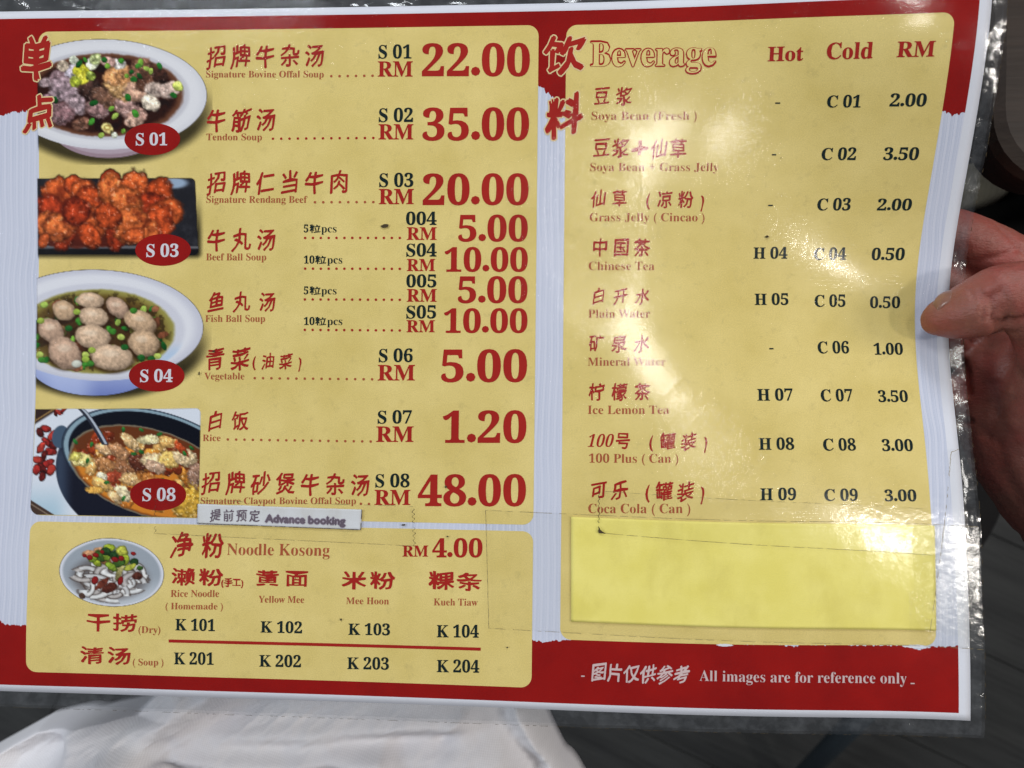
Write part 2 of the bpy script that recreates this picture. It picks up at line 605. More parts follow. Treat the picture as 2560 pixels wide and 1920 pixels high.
def latin(text, style, col, u0, u1, vb, cap, slope, parent, h=TXT_H, name=None):
    off = {'reg': -.0115, 'bold': .008, 'bev': .0, 'ita': -.006, 'sans': .012}[style]
    s = text if style == 'sans' else bold_serif(text)
    if style == 'bold' and ' ' in text and len(text) <= 5:
        s = s.replace(' ', '\u2009\u200a')
    v, f = glyphs(s, off)
    v = v.copy()
    if '.' in text:
        grow_dots(v, f)
    capf = CAP if style != 'sans' else .73
    if text == '-':
        x0, x1 = v[:, 0].min(), v[:, 0].max()
        y0, y1 = v[:, 1].min(), v[:, 1].max()
        U_ = u0 + (v[:, 0] - x0) / (x1 - x0) * (u1 - u0)
        V_ = vb - cap * (.30 + .12 * (v[:, 1] - y0) / (y1 - y0))
    else:
        if style == 'ita':
            v[:, 0] += v[:, 1] * .28
        x0, x1 = v[:, 0].min(), v[:, 0].max()
        U_ = u0 + (v[:, 0] - x0) / (x1 - x0) * (u1 - u0)
        V_ = vb - v[:, 1] * cap / capf
    V_ = V_ + slope * ((U_ - u0) / max(u1 - u0, 1e-6) - .5)
    base = name or ('price' if (text.replace('.', '').isdigit() and '.' in text) else 'item_code' if style == 'bold' and text not in ('RM', 'Hot', 'Cold', '-') else
                    'currency_mark' if text == 'RM' else 'column_heading' if text in ('Hot', 'Cold') else 'dash' if text == '-' else 'english_name')
    if style == 'bev':
        # outlined heading: red emboldened copies below, yellow letters on top
        sz = cap * .045
        allv, allf, hh = [], [], []
        for q in range(8):
            a = q * math.pi / 4
            allf += [[i + len(v) * q for i in fc] for fc in f]
            allv.append(np.stack([U_ + sz * math.cos(a), V_ + sz * math.sin(a)], -1))
            hh.append(np.full(len(v), h + .002 * q))
        letter_mesh('heading_outline', np.concatenate(allv), np.concatenate(hh), allf, M_INK['red'], parent)
        vt, ft = glyphs(s, -.004)
        Ut = u0 + (vt[:, 0] - x0) / (x1 - x0) * (u1 - u0)
        Vt = vb - vt[:, 1] * cap / capf
        letter_mesh('heading', np.stack([Ut, Vt], -1), h + .03, ft, M_YELLOW, parent)
        return
    if style == 'reg':
        # hairlines of the thinned letters get a second copy a touch to the side
        d = cap * .028
        allv = np.concatenate([np.stack([U_, V_], -1), np.stack([U_ + d, V_ + d * .6], -1)])
        letter_mesh(base, allv, np.concatenate([np.full(len(v), h), np.full(len(v), h + .003)]), f + [[i + len(v) for i in fc] for fc in f], M_INK[col], parent)
        return
    if style == 'sans':
        d = cap * .07
        for q, (mat, w, hh) in enumerate(((M_INK['halo'], 2.2, h), (M_INK[col], 1.0, h + .012))):
            allv = np.concatenate([np.stack([U_ + a * d * w, V_ + b * d * w], -1) for a, b in ((1, 0), (-1, 0), (0, 1), (0, -1))])
            n = len(v)
            hs = np.concatenate([np.full(n, hh + .002 * i) for i in range(4)])
            letter_mesh('printed_words' if q else 'ink_bleed', allv, hs, [[i + n * c for i in fc] for c in range(4) for fc in f], mat, parent)
        return
    letter_mesh(base, np.stack([U_, V_], -1), h, f, M_INK[col], parent)


def han(text, style, col, u0, u1, v0, v1, parent, h=TXT_H, name='chinese_name'):
    hgt = v1 - v0
    wr = {'kai': .86, 'li': 1.42, 'head': .95}[style]
    em = hgt
    cw = []
    for c in text:
        cw.append({' ': .35, '(': .42, ')': .42}.get(c, 1.0))
    if len(text) == 1:
        wide = u1 - u0
        em *= .75 if col == 'black' else 1
        gap = 0
    else:
        wide = min(em * wr, (u1 - u0) / sum(cw))
        gap = ((u1 - u0) - wide * sum(cw)) / (len(text) - 1)
    x = u0
    V2, F2, H2 = [], [], []
    off = 0
    bw = {'kai': .026, 'li': .036, 'head': .030}[style] * em
    lo = {'kai': [(0, 0), (1.3, .1), (.5, .8), (.9, -.7)], 'li': [(-.7, -.5), (.8, -.4), (.6, .7), (-.6, .6)], 'head': [(0, 0), (2.1, .2), (1, 1.2), (1.4, -1), (.2, .9)]}[style]
    for c, w_ in zip(text, cw):
        cwid = wide * w_
        if c != ' ':
            v, f = glyphs(c)
            v = v.copy()
            if c in '()':
                gx = (v[:, 0] - v[:, 0].min()) / (v[:, 0].max() - v[:, 0].min())
                gx = gx * .5 + .25
                gy = (v[:, 1] + .12) / 1.0
            elif c == '+':
                gx = (v[:, 0] - v[:, 0].min()) / (v[:, 0].max() - v[:, 0].min())
                gy = (v[:, 1] - v[:, 1].min()) / (v[:, 1].max() - v[:, 1].min()) * .75 + .1
            else:
                gx = (v[:, 0] - .04) / .92
                gy = (v[:, 1] + .085) / .93
            if style in ('kai', 'head'):
                gy = gy + .13 * (gx - .5) + .05 * np.sin(gx * 5 + ord(c))
                gx = gx + .07 * (gy - .5) + .025 * np.sin(gy * 6 + ord(c))
            else:
                gy = gy - .05 * np.cos((gx - .5) * 6.3)
            for q, (a, b) in enumerate(lo):
                wv = .25 + 1.5 * vnoise(gx * 10 + ord(c) % 37, gy * 10, 3.1, 5)
                V2.append(np.stack([x + gx * cwid + (a * bw * wv - bw * .5), v1 - gy * hgt + b * bw * wv], -1))
                H2.append(np.full(len(v), h + .0025 * q))
                F2 += [[i + off for i in fc] for fc in f]
                off += len(v)
        x += cwid + gap
    V2 = np.concatenate(V2)
    H2 = np.concatenate(H2)
    if style == 'head':
        n = len(V2)
        allv = []
        hh = []
        ff = []
        for q in range(8):
            a = q * math.pi / 4
            allv.append(V2 + np.array([math.cos(a), math.sin(a)]) * .55)
            hh.append(H2 - .04 + q * .0007)
            ff += [[i + n * q for i in fc] for fc in F2]
        letter_mesh('heading_outline', np.concatenate(allv), np.concatenate(hh), ff, M_INK['cream'], parent)
        name = 'heading'
    letter_mesh(name, V2, H2, F2, M_INK[col], parent)


LATIN = [('Signature Bovine Offal Soup', 'reg', 'brown', 98.27, 150.01, 29.77, 2.83, 0.6),
 ('S 01', 'bold', 'black', 173.79, 188.05, 22.27, 5.61, 0.19),
 ('RM', 'bold', 'red', 173.54, 188.68, 30.02, 6.42, 0.18),
 ('22.00', 'bold', 'red', 192.63, 238.7, 30.17, 13.03, 0.43),
 ('Tendon Soup', 'reg', 'brown', 98.68, 123.24, 56.84, 2.9, 0.22),
 ('S 02', 'bold', 'black', 174.26, 189.04, 49.52, 5.67, 0.11),
 ('RM', 'bold', 'red', 174.21, 189.25, 56.98, 6.4, 0.09),
 ('35.00', 'bold', 'red', 193.14, 238.64, 57.48, 12.97, 0.06),
 ('Signature Rendang Beef', 'reg', 'brown', 98.95, 143.53, 83.96, 2.96, 0.21),
 ('S 03', 'bold', 'black', 174.78, 189.48, 77.37, 5.66, 0.04),
 ('RM', 'bold', 'red', 174.67, 189.76, 84.7, 6.39, 0.02),
 ('20.00', 'bold', 'red', 193.58, 238.72, 84.97, 12.46, -0.16),
 ('Beef Ball Soup', 'reg', 'brown', 99.11, 125.7, 108.85, 3.03, 0.01),
 ('004', 'bold', 'black', 186.52, 199.68, 93.62, 5.32, -0.01),
 ('RM', 'bold', 'red', 186.93, 199.75, 100.0, 5.32, -0.02),
 ('5.00', 'bold', 'red', 208.94, 238.55, 100.53, 10.6, -0.18),
 ('S04', 'bold', 'black', 186.81, 199.83, 107.11, 5.32, -0.04),
 ('RM', 'bold', 'red', 187.08, 199.23, 113.29, 5.05, -0.04),
 ('10.00', 'bold', 'red', 203.23, 238.69, 113.41, 9.74, -0.22),
 ('5', 'bold', 'black', 142.18, 144.16, 96.8, 3.22, 0.0),
 ('pcs', 'reg', 'black', 149.87, 156.39, 96.81, 3.34, 0.01),
 ('5', 'bold', 'black', 142.5, 144.48, 123.46, 3.21, -0.01),
 ('pcs', 'reg', 'black', 150.19, 156.7, 123.42, 3.34, -0.02),
 ('10', 'bold', 'black', 142.35, 147.04, 110.19, 3.21, -0.0),
 ('pcs', 'reg', 'black', 152.61, 159.05, 110.18, 3.34, -0.01),
 ('10', 'bold', 'black', 142.66, 147.36, 136.63, 3.21, -0.03),
 ('pcs', 'reg', 'black', 152.92, 159.35, 136.57, 3.34, -0.04),
 ('Fish Ball Soup', 'reg', 'brown', 99.14, 125.56, 135.46, 2.96, -0.13),
 ('005', 'bold', 'black', 186.96, 199.85, 120.27, 5.18, -0.06),
 ('RM', 'bold', 'red', 187.23, 200.05, 126.38, 5.31, -0.07),
 ('5.00', 'bold', 'red', 209.1, 238.7, 126.73, 10.6, -0.2),
 ('S05', 'bold', 'black', 187.11, 199.86, 133.55, 5.31, -0.08),
 ('RM', 'bold', 'red', 187.24, 199.4, 139.39, 5.04, -0.08),
 ('10.00', 'bold', 'red', 203.26, 238.84, 139.46, 9.73, -0.26),
 ('Vegetable', 'reg', 'brown', 99.1, 116.8, 160.4, 2.96, -0.17),
 ('S 06', 'bold', 'black', 175.45, 190.06, 152.23, 5.45, -0.13),
 ('RM', 'bold', 'red', 175.07, 191.09, 160.06, 6.51, -0.16),
 ('5.00', 'bold', 'red', 202.31, 238.87, 160.3, 12.89, -0.35),
 ('Rice', 'reg', 'brown', 98.97, 106.8, 187.08, 2.82, -0.11),
 ('S 07', 'bold', 'black', 175.29, 189.97, 178.46, 5.31, -0.19),
 ('RM', 'bold', 'red', 174.72, 190.81, 186.29, 6.5, -0.23),
 ('1.20', 'bold', 'red', 203.29, 238.9, 186.08, 12.72, -0.51),
 ('Signature Claypot Bovine Offal Soup', 'reg', 'brown', 98.75, 166.32, 213.67, 2.86, -1.18),
 ('S 08', 'bold', 'black', 174.66, 189.4, 205.65, 5.43, -0.25),
 ('RM', 'bold', 'red', 174.38, 189.77, 213.12, 6.28, -0.28),
 ('48.00', 'bold', 'red', 192.99, 239.01, 212.93, 12.49, -0.91),
 ('Noodle Kosong', 'reg', 'brown', 110.86, 155.31, 235.53, 4.96, -0.48),
 ('Rice Noodle', 'reg', 'brown', 86.69, 107.81, 253.96, 2.98, -0.49),
 ('( Homemade )', 'reg', 'brown', 84.57, 109.64, 259.26, 2.78, -0.47),
 ('Yellow Mee', 'reg', 'brown', 125.12, 144.79, 255.59, 2.9, -0.24),
 ('Mee Hoon', 'reg', 'brown', 162.99, 181.31, 255.34, 2.88, -0.33),
 ('(Dry)', 'reg', 'brown', 72.87, 82.47, 269.84, 2.93, -0.26),
 ('( Soup )', 'reg', 'brown', 70.54, 84.01, 283.77, 2.88, -0.4),
 ('K 101', 'bold', 'black', 89.09, 106.46, 268.32, 4.77, -0.05),
 ('K 102', 'bold', 'black', 126.27, 144.25, 268.33, 4.68, -0.04),
 ('K 103', 'bold', 'black', 164.18, 182.08, 268.26, 4.64, -0.24),
 ('K 201', 'bold', 'black', 88.73, 106.11, 282.78, 4.94, -0.23),
 ('K 202', 'bold', 'black', 125.94, 143.99, 282.79, 4.84, -0.16),
 ('K 203', 'bold', 'black', 163.93, 181.83, 282.74, 4.86, -0.23),
 ('RM', 'bold', 'red', 186.82, 197.79, 234.78, 4.58, -0.25),
 ('4.00', 'bold', 'red', 199.51, 220.9, 234.68, 7.53, -0.51),
 ('Kueh Tiaw', 'reg', 'brown', 200.55, 219.14, 254.91, 2.94, -0.34),
 ('K 104', 'bold', 'black', 202.02, 219.88, 268.14, 4.98, -0.37),
 ('K 204', 'bold', 'black', 202.27, 220.3, 282.73, 5.0, -0.35),
 ('Beverage', 'bev', 'red', 264.47, 316.16, 26.63, 10.06, 0.84),
 ('Hot', 'bold', 'red', 337.08, 351.06, 25.59, 5.47, 0.01),
 ('Cold', 'bold', 'red', 359.95, 377.45, 25.26, 6.09, -0.03),
 ('RM', 'bold', 'red', 386.38, 400.45, 25.02, 5.64, 0.15),
 ('Soya Bean (Fresh )', 'reg', 'brown', 265.0, 309.2, 48.74, 3.43, -0.16),
 ('-', 'bold', 'black', 341.16, 343.16, 43.68, 4.65, 0.01),
 ('C 01', 'bold', 'black', 361.75, 374.94, 43.79, 4.56, 0.06),
 ('2.00', 'bold', 'black', 386.05, 399.92, 43.62, 4.64, 0.28),
 ('Soya Bean + Grass Jelly', 'reg', 'brown', 264.73, 319.16, 69.99, 3.47, -0.73),
 ('-', 'bold', 'black', 341.27, 343.03, 64.39, 4.79, -0.01),
 ('C 02', 'bold', 'black', 361.66, 375.61, 64.59, 4.74, -0.07),
 ('3.50', 'bold', 'black', 386.49, 400.25, 64.63, 4.78, 0.16),
 ('Grass Jelly ( Cincao )', 'reg', 'brown', 264.74, 313.83, 91.18, 3.52, -0.87),
 ('-', 'bold', 'black', 341.05, 343.03, 85.26, 4.77, -0.03),
 ('C 03', 'bold', 'black', 361.92, 375.87, 85.23, 4.82, -0.13),
 ('2.00', 'bold', 'black', 386.93, 400.74, 85.16, 4.58, 0.08),
 ('Chinese Tea', 'reg', 'brown', 264.54, 292.45, 112.25, 3.7, -0.42),
 ('H 04', 'bold', 'black', 335.48, 350.43, 106.02, 4.72, -0.29),
 ('C 04', 'bold', 'black', 362.06, 376.15, 106.08, 4.94, -0.17),
 ('0.50', 'bold', 'black', 387.01, 400.72, 106.09, 4.93, 0.03),
 ('Plain Water', 'reg', 'brown', 264.53, 290.7, 132.62, 3.54, -0.29),
 ('H 05', 'bold', 'black', 336.01, 351.06, 125.99, 4.8, -0.29),
 ('C 05', 'bold', 'black', 362.81, 376.61, 126.35, 5.04, -0.19),
 ('0.50', 'bold', 'black', 387.41, 400.27, 126.7, 4.79, -0.04),
 ('Mineral Water', 'reg', 'brown', 264.44, 297.22, 152.99, 3.52, -0.28),
 ('-', 'bold', 'black', 341.78, 343.65, 146.94, 5.13, -0.02),
 ('C 06', 'bold', 'black', 363.42, 377.52, 146.76, 5.1, -0.17),
 ('1.00', 'bold', 'black', 388.45, 401.03, 147.06, 4.85, -0.12),
 ('Ice Lemon Tea', 'reg', 'brown', 264.61, 298.43, 173.29, 3.56, -0.3),
 ('H 07', 'bold', 'black', 335.64, 350.99, 167.4, 4.88, -0.03),
 ('C 07', 'bold', 'black', 363.27, 377.36, 167.65, 5.03, -0.06),
 ('3.50', 'bold', 'black', 388.58, 401.34, 167.78, 4.82, -0.15),
 ('100 Plus ( Can )', 'reg', 'brown', 265.33, 302.21, 193.62, 3.69, -0.48),
 ('H 08', 'bold', 'black', 335.62, 350.49, 188.0, 4.76, 0.08),
 ('C 08', 'bold', 'black', 362.81, 376.91, 188.55, 4.87, 0.07),
 ('3.00', 'bold', 'black', 388.13, 401.25, 188.74, 4.75, -0.14),
 ('100', 'ita', 'red', 264.73, 275.65, 187.23, 5.17, -0.15),
 ('Coca Cola ( Can )', 'reg', 'brown', 265.22, 307.17, 214.5, 3.9, -0.78),
 ('H 09', 'bold', 'black', 335.81, 350.63, 208.73, 4.76, 0.09),
 ('C 09', 'bold', 'black', 362.36, 376.42, 209.26, 4.68, 0.13),
 ('3.00', 'bold', 'black', 387.63, 400.92, 209.53, 4.54, -0.11),
 ('-', 'reg', 'pale', 262.89, 264.3, 283.69, 3.68, -0.05),
 ('All images are for reference only', 'reg', 'pale', 311.31, 394.39, 282.76, 4.36, 0.17),
 ('-', 'reg', 'pale', 396.02, 397.57, 283.97, 3.47, -0.03),
 ('S 01', 'bold', 'white', 67.22, 81.22, 58.72, 5.12, 0.09),
 ('S 03', 'bold', 'white', 72.35, 86.8, 107.29, 5.35, 0.0),
 ('S 04', 'bold', 'white', 70.47, 85.05, 161.79, 5.23, -0.15),
 ('S 08', 'bold', 'white', 72.98, 87.64, 213.22, 5.29, -0.27),
 ('Advance booking', 'sans', 'ink', 127.53, 161.99, 221.58, 3.21, 0.54)]
HAN = [('招牌牛杂汤', 'kai', 'red', 98.73, 150.1, 15.79, 25.27),
 ('牛筋汤', 'kai', 'red', 99.01, 129.1, 43.2, 52.76),
 ('招牌仁当牛肉', 'kai', 'red', 99.41, 161.4, 70.44, 79.78),
 ('牛丸汤', 'kai', 'red', 99.69, 129.71, 95.25, 104.47),
 ('粒', 'li', 'black', 144.89, 149.52, 93.45, 97.0),
 ('粒', 'li', 'black', 145.21, 149.83, 120.1, 123.65),
 ('粒', 'li', 'black', 147.5, 152.12, 106.84, 110.39),
 ('粒', 'li', 'black', 147.81, 152.43, 133.26, 136.8),
 ('鱼丸汤', 'kai', 'red', 100.4, 130.04, 122.66, 130.74),
 ('青菜', 'kai', 'red', 99.76, 118.93, 146.79, 156.01),
 ('(油菜)', 'kai', 'red', 119.9, 142.31, 149.18, 155.48),
 ('白饭', 'kai', 'red', 100.98, 118.83, 174.23, 182.21),
 ('招牌砂煲牛杂汤', 'kai', 'red', 99.21, 172.09, 200.29, 209.42),
 ('净粉', 'kai', 'red', 86.36, 109.05, 226.73, 237.23),
 ('濑粉', 'li', 'red', 87.12, 109.28, 241.87, 248.89),
 ('(手工)', 'li', 'red', 108.53, 118.69, 245.65, 249.22),
 ('黄面', 'li', 'red', 123.99, 146.44, 241.9, 248.76),
 ('米粉', 'li', 'red', 161.24, 183.65, 241.57, 248.71),
 ('干捞', 'li', 'red', 50.03, 72.22, 262.14, 269.41),
 ('清汤', 'li', 'red', 47.68, 69.69, 276.51, 283.57),
 ('粿条', 'li', 'red', 198.61, 220.91, 240.89, 248.2),
 ('豆浆', 'kai', 'red', 266.03, 281.79, 35.23, 42.65),
 ('豆浆+仙草', 'kai', 'red', 265.94, 305.34, 56.53, 64.45),
 ('仙草 (凉粉)', 'kai', 'red', 265.42, 314.06, 78.18, 85.27),
 ('中国茶', 'kai', 'red', 266.03, 290.42, 98.72, 106.36),
 ('白开水', 'kai', 'red', 266.03, 290.25, 120.01, 126.63),
 ('矿泉水', 'kai', 'red', 265.0, 290.2, 139.94, 147.15),
 ('柠檬茶', 'kai', 'red', 265.15, 290.38, 160.43, 167.58),
 ('号 (罐装)', 'kai', 'red', 276.4, 314.79, 181.02, 187.93),
 ('可乐 (罐装)', 'kai', 'red', 266.21, 313.56, 201.39, 208.96),
 ('图片仅供参考', 'kai', 'pale', 267.01, 307.13, 276.82, 284.06),
 ('单', 'head', 'red', 15.56, 28.75, 10.7, 28.79),
 ('点', 'head', 'red', 16.84, 29.81, 37.12, 51.39),
 ('饮', 'head', 'red', 245.18, 260.76, 13.54, 28.89),
 ('料', 'head', 'red', 246.23, 260.29, 38.63, 55.68),
 ('提前预定', 'kai', 'ink', 103.46, 124.87, 216.3, 221.3)]
DOTS = [(153.39, 171.32, 29.6, 6, 0.56),
 (128.17, 171.98, 56.35, 13, 0.56),
 (146.93, 172.31, 83.85, 8, 0.56),
 (142.82, 183.91, 99.21, 13, 0.56),
 (142.98, 184.06, 112.43, 13, 0.56),
 (143.01, 184.21, 125.65, 13, 0.56),
 (143.16, 184.35, 138.75, 13, 0.56),
 (121.46, 172.64, 159.72, 15, 0.56),
 (110.09, 172.37, 186.3, 18, 0.56),
 (168.53, 172.03, 212.94, 2, 0.56)]
for t in LATIN:
    if t[1] != 'sans' and t[2] != 'white':
        latin(*t, menu)
for t in HAN:
    if t[2] != 'ink':
        han(*t, menu)
cs = [(math.cos(a * math.pi / 5), math.sin(a * math.pi / 5)) for a in range(10)]
for (u0, u1, vb, n, r) in DOTS:
    V_, F_ = [], []
    for i in range(n):
        c = u0 + (u1 - u0) * i / (n - 1)
        F_.append(list(range(i * 10, i * 10 + 10)))
        V_ += [(c + r * a, vb + r * b) for a, b in cs]
    letter_mesh('dot_leader', np.array(V_), TXT_H, F_, M_INK['brown' if n != 13 else 'red'], menu)
# the rule between the dry and soup rows
RULE = [(86.29, 273.01),
 (220.77, 272.76)]
us = np.linspace(RULE[0][0], RULE[1][0], 60)
vm = np.linspace(RULE[0][1], RULE[1][1], 60)
sheet('divider_rule', *columns(us, vm - .65, vm + .65), .19, M_INK['red'], menu)


# ------------------------------------------------------------------ printed dish photographs
def sm(x, a, b):
    t = np.clip((x - a) / (b - a), 0, 1)
    return t * t * (3 - 2 * t)


class Photo:
    def __init__(self, aff, u0, u1, v0, v1, step=.42):
        self.us = np.arange(u0, u1 + step, step)
        self.vs = np.arange(v0, v1 + step, step)
        self.U, self.V = np.meshgrid(self.us, self.vs, indexing='ij')
        A = np.array(aff).reshape(3, 2)
        self.X = self.U * A[0, 0] + self.V * A[1, 0] + A[2, 0]
        self.Y = self.U * A[0, 1] + self.V * A[1, 1] + A[2, 1]
        self.rgb = np.zeros(self.U.shape + (3,))
        self.al = np.zeros(self.U.shape)

    def d(self, cx, cy, rx, ry, rot=0.0, jag=0.0, seed=1, js=14):
        c, s = math.cos(rot), math.sin(rot)
        x = self.X - cx
        y = self.Y - cy
        d = np.sqrt(((x * c + y * s) / rx) ** 2 + ((-x * s + y * c) / ry) ** 2)
        if jag:
            d = d + jag * (fbm(self.X, self.Y, js, seed, 3) - .5) * 2
        return d

    def put(self, m, col):
        col = np.asarray(col, float)
        m3 = m[..., None]
        self.rgb = self.rgb * (1 - m3) + col * m3
        self.al = np.maximum(self.al, m)

    def blob(self, cx, cy, rx, ry, col, rot=0.0, jag=.18, seed=1, relief=.35, rs=9, soft=.16, dark=.80, js=14, spec=0.0):
        d = self.d(cx, cy, rx, ry, rot, jag, seed, js)
        m = 1 - sm(d, 1 - soft, 1 + soft * .5)
        n = fbm(self.X, self.Y, rs, seed + 5, 4) - .5
        lit = 1.0 - .22 * ((self.Y - cy) / ry * .8 + (self.X - cx) / rx * .3) + n * relief * 2
        edge = 1 - (1 - dark) * sm(d, .6, 1.0)
        c = np.asarray(col, float)[None, None, :] * (lit * edge)[..., None]
        if spec:
            c = c + (sm(fbm(self.X, self.Y, rs * .7, seed + 31, 3), .66, .74) * spec)[..., None]
        self.put(m, np.clip(c, 0, 255))

    def build(self, h=.13):
        n, m = self.U.shape
        rgb = self.rgb * .86 + self.rgb.mean(-1, keepdims=True) * .14
        lin = np.clip(rgb / 255, 0, 1) ** 2.2 * 1.16
        colr = np.concatenate([lin, np.clip(self.al, 0, 1)[..., None]], -1).reshape(-1, 4)
        F = quads(n, m)
        keep = colr[:, 3][F].max(1) > .004
        F = F[keep]
        used = np.unique(F)
        mp = -np.ones(n * m, int)
        mp[used] = np.arange(len(used))
        uv = np.stack([self.U, self.V], -1).reshape(-1, 2)[used]
        P = place(uv[:, 0], uv[:, 1], h)
        return mesh_object('dish_photo', P, mp[F], M_PHOTO, menu, uv=uv, colors=colr[used], smooth=False)


def scatter(p, seed, n, box, inside, cols, size, **kw):
    r = np.random.RandomState(seed)
    for i in range(n):
        x = r.uniform(box[0], box[2])
        y = r.uniform(box[1], box[3])
        if inside(x, y):
            a = r.uniform(*size)
            c = cols[r.randint(len(cols))]
            p.blob(x, y, a, a * r.uniform(.5, .9), c, rot=r.uniform(0, 3), seed=seed * 50 + i, **kw)


def ring_clip(p, cut=96):
    p.al *= sm(p.X, cut - 1.2, cut + 1.0)


GREEN = [(30, 110, 35), (60, 140, 40), (20, 85, 30), (110, 165, 50), (150, 180, 70)]


# 1 offal soup in a white plate
p = Photo(*([5.5751, -0.0457, -0.0114, 5.7546, -32.3369, 28.6509], 21.87, 101.21, 10.78, 67.01))
d = p.d(274, 262, 252, 146)
p.put(.75 * (1 - sm(d, .93, 1.10)) * sm(p.Y, 180, 330), (30, 25, 12))
p.put(1 - sm(p.d(272, 312, 148, 84), .98, 1.01), (150, 125, 138))
p.put((1 - sm(p.d(272, 300, 150, 86), .98, 1.01)) * .5, (190, 175, 190))
d = p.d(262, 236, 256, 138, .02)
p.put(1 - sm(d, .992, 1.006), (204, 205, 214))
p.put((1 - sm(d, .9, .99)) * 1.0, (214, 215, 222))
p.put((1 - sm(p.d(262, 238, 212, 112), .97, 1.03)), (190, 190, 200))
d = p.d(262, 238, 197, 104, 0, .02, 3)
p.put(1 - sm(d, .97, 1.03), (104, 62, 42))
p.put(1 - sm(d, .86, .97), (48, 22, 16))
n_ = fbm(p.X, p.Y, 20, 8)
p.put((1 - sm(d, .8, .95)) * sm(n_, .5, .7) * .7, (26, 16, 16))
r = np.random.RandomState(11)
LB = [(118, 205, 24, 12, (152, 128, 132)), (150, 190, 28, 18, (132, 104, 110)), (160, 225, 40, 34, (150, 126, 134)), (190, 262, 30, 30, (156, 132, 138)), (150, 285, 38, 30, (138, 100, 104)),
      (118, 258, 20, 22, (140, 104, 116)), (185, 178, 22, 18, (190, 180, 195)), (215, 205, 24, 22, (110, 72, 60)), (232, 225, 30, 26, (60, 40, 34)), (262, 245, 40, 24, (96, 66, 52)),
      (245, 275, 34, 20, (150, 112, 110)), (290, 250, 34, 26, (120, 82, 62)), (318, 268, 34, 26, (165, 126, 118)), (305, 215, 50, 36, (196, 148, 92)), (300, 190, 40, 28, (206, 140, 84)),
      (340, 230, 34, 24, (198, 150, 124)), (350, 170, 34, 24, (120, 78, 58)), (375, 205, 36, 26, (96, 60, 44)), (395, 222, 34, 22, (188, 164, 150)), (425, 225, 30, 22, (176, 150, 138)),
      (378, 258, 26, 20, (226, 208, 184)), (400, 190, 26, 18, (60, 34, 26)), (345, 290, 26, 20, (168, 126, 112)), (335, 305, 26, 14, (190, 150, 130)), (205, 310, 24, 18, (128, 84, 66)), (160, 165, 18, 14, (208, 186, 160)),
      (186, 150, 12, 12, (214, 222, 196)), (232, 160, 16, 17, (226, 230, 196)), (240, 148, 18, 14, (190, 205, 130)), (205, 178, 22, 18, (206, 202, 40)), (208, 196, 18, 16, (226, 216, 52)), (190, 205, 16, 14, (176, 190, 50)),
      (228, 190, 14, 12, (150, 170, 60)), (300, 160, 20, 14, (220, 214, 206)), (272, 155, 22, 14, (170, 130, 120)), (445, 215, 14, 12, (196, 210, 90)), (270, 320, 17, 14, (206, 186, 110)), (288, 338, 8, 8, (220, 225, 200))]
for i, (x, y, a, b, c) in enumerate(LB):
    p.blob(x, y, a, b, c, rot=r.uniform(-.5, .8), jag=.24, seed=100 + i * 7, relief=.75, rs=9, dark=.80, js=12, soft=.22, spec=40)
for i, (x, y) in enumerate([(262, 150), (215, 150), (330, 180), (352, 158), (368, 172), (335, 198), (345, 165), (236, 258), (280, 272), (290, 290), (322, 245), (340, 285), (140, 250), (310, 328), (255, 338), (435, 238), (230, 305), (200, 160), (270, 165), (378, 178), (400, 165), (305, 152), (350, 190), (318, 190)]):
    p.blob(x, y, r.uniform(6, 13), r.uniform(5, 8), GREEN[i % 5], rot=r.uniform(0, 3), jag=.25, seed=400 + i, relief=.35, rs=6)
p.put((1 - sm(abs(p.d(270, 319, 12, 9) - .6), .1, .35)) * .6, (150, 110, 40))
p.al *= sm(p.X, 93, 96)
p.build()

# 2 rendang on a black tray
p = Photo(*([5.5281, -0.0187, -0.0351, 5.7266, -28.0067, 28.8797], 21.87, 99.04, 65.63, 111.28))
box = (np.maximum(abs(p.X - 290) - 202, 0) ** 2 + np.maximum(abs(p.Y - 540) - 92, 0) ** 2) ** .5
p.put(.8 * (1 - sm(box, 2, 20)) * sm(p.Y, 470, 600), (30, 25, 12))
slope = (p.Y - 446) / 190
right = 488 + 10 * slope
m_ = sm(p.Y, 443, 447) * (1 - sm(p.Y, 636, 640)) * (1 - sm(p.X, right - 2, right + 2))
m_ *= 1 - sm((np.maximum(p.X - right + 12, 0) ** 2 + np.maximum(abs(p.Y - 542) - 84, 0) ** 2) ** .5, 10, 14)
p.put(m_, (34, 34, 40))
p.put(m_ * sm(fbm(p.X, p.Y, 34, 4), .45, .75) * .45, (74, 76, 84))
p.put(m_ * (1 - sm(p.d(430, 458, 46, 16), .6, 1.1)) * .9, (150, 175, 205))
p.put(m_ * sm(p.Y, 614, 616) * (1 - sm(p.Y, 619, 623)) * .7, (120, 120, 125))
p.put(m_ * sm(p.Y, 622, 626), (20, 20, 24))
p.put(m_ * (1 - sm(p.d(210, 600, 130, 22, 0, .2, 5), .8, 1.05)) * .8, (92, 26, 12))
OR = (206, 92, 30)
LR = [(150, 480, 44, 36), (186, 462, 26, 24), (130, 525, 42, 34), (120, 560, 30, 36), (210, 480, 34, 28), (225, 505, 36, 40), (276, 452, 22, 30), (285, 480, 46, 36), (340, 475, 50, 34), (400, 485, 38, 32),
      (375, 515, 48, 30), (315, 505, 42, 36), (425, 530, 34, 34), (400, 555, 46, 34), (165, 590, 40, 22), (150, 570, 42, 32), (235, 555, 44, 40), (225, 590, 34, 24), (290, 590, 34, 24), (330, 560, 46, 40), (345, 590, 40, 20), (270, 540, 34, 30), (190, 530, 34, 36), (380, 585, 36, 18), (110, 600, 20, 14)]
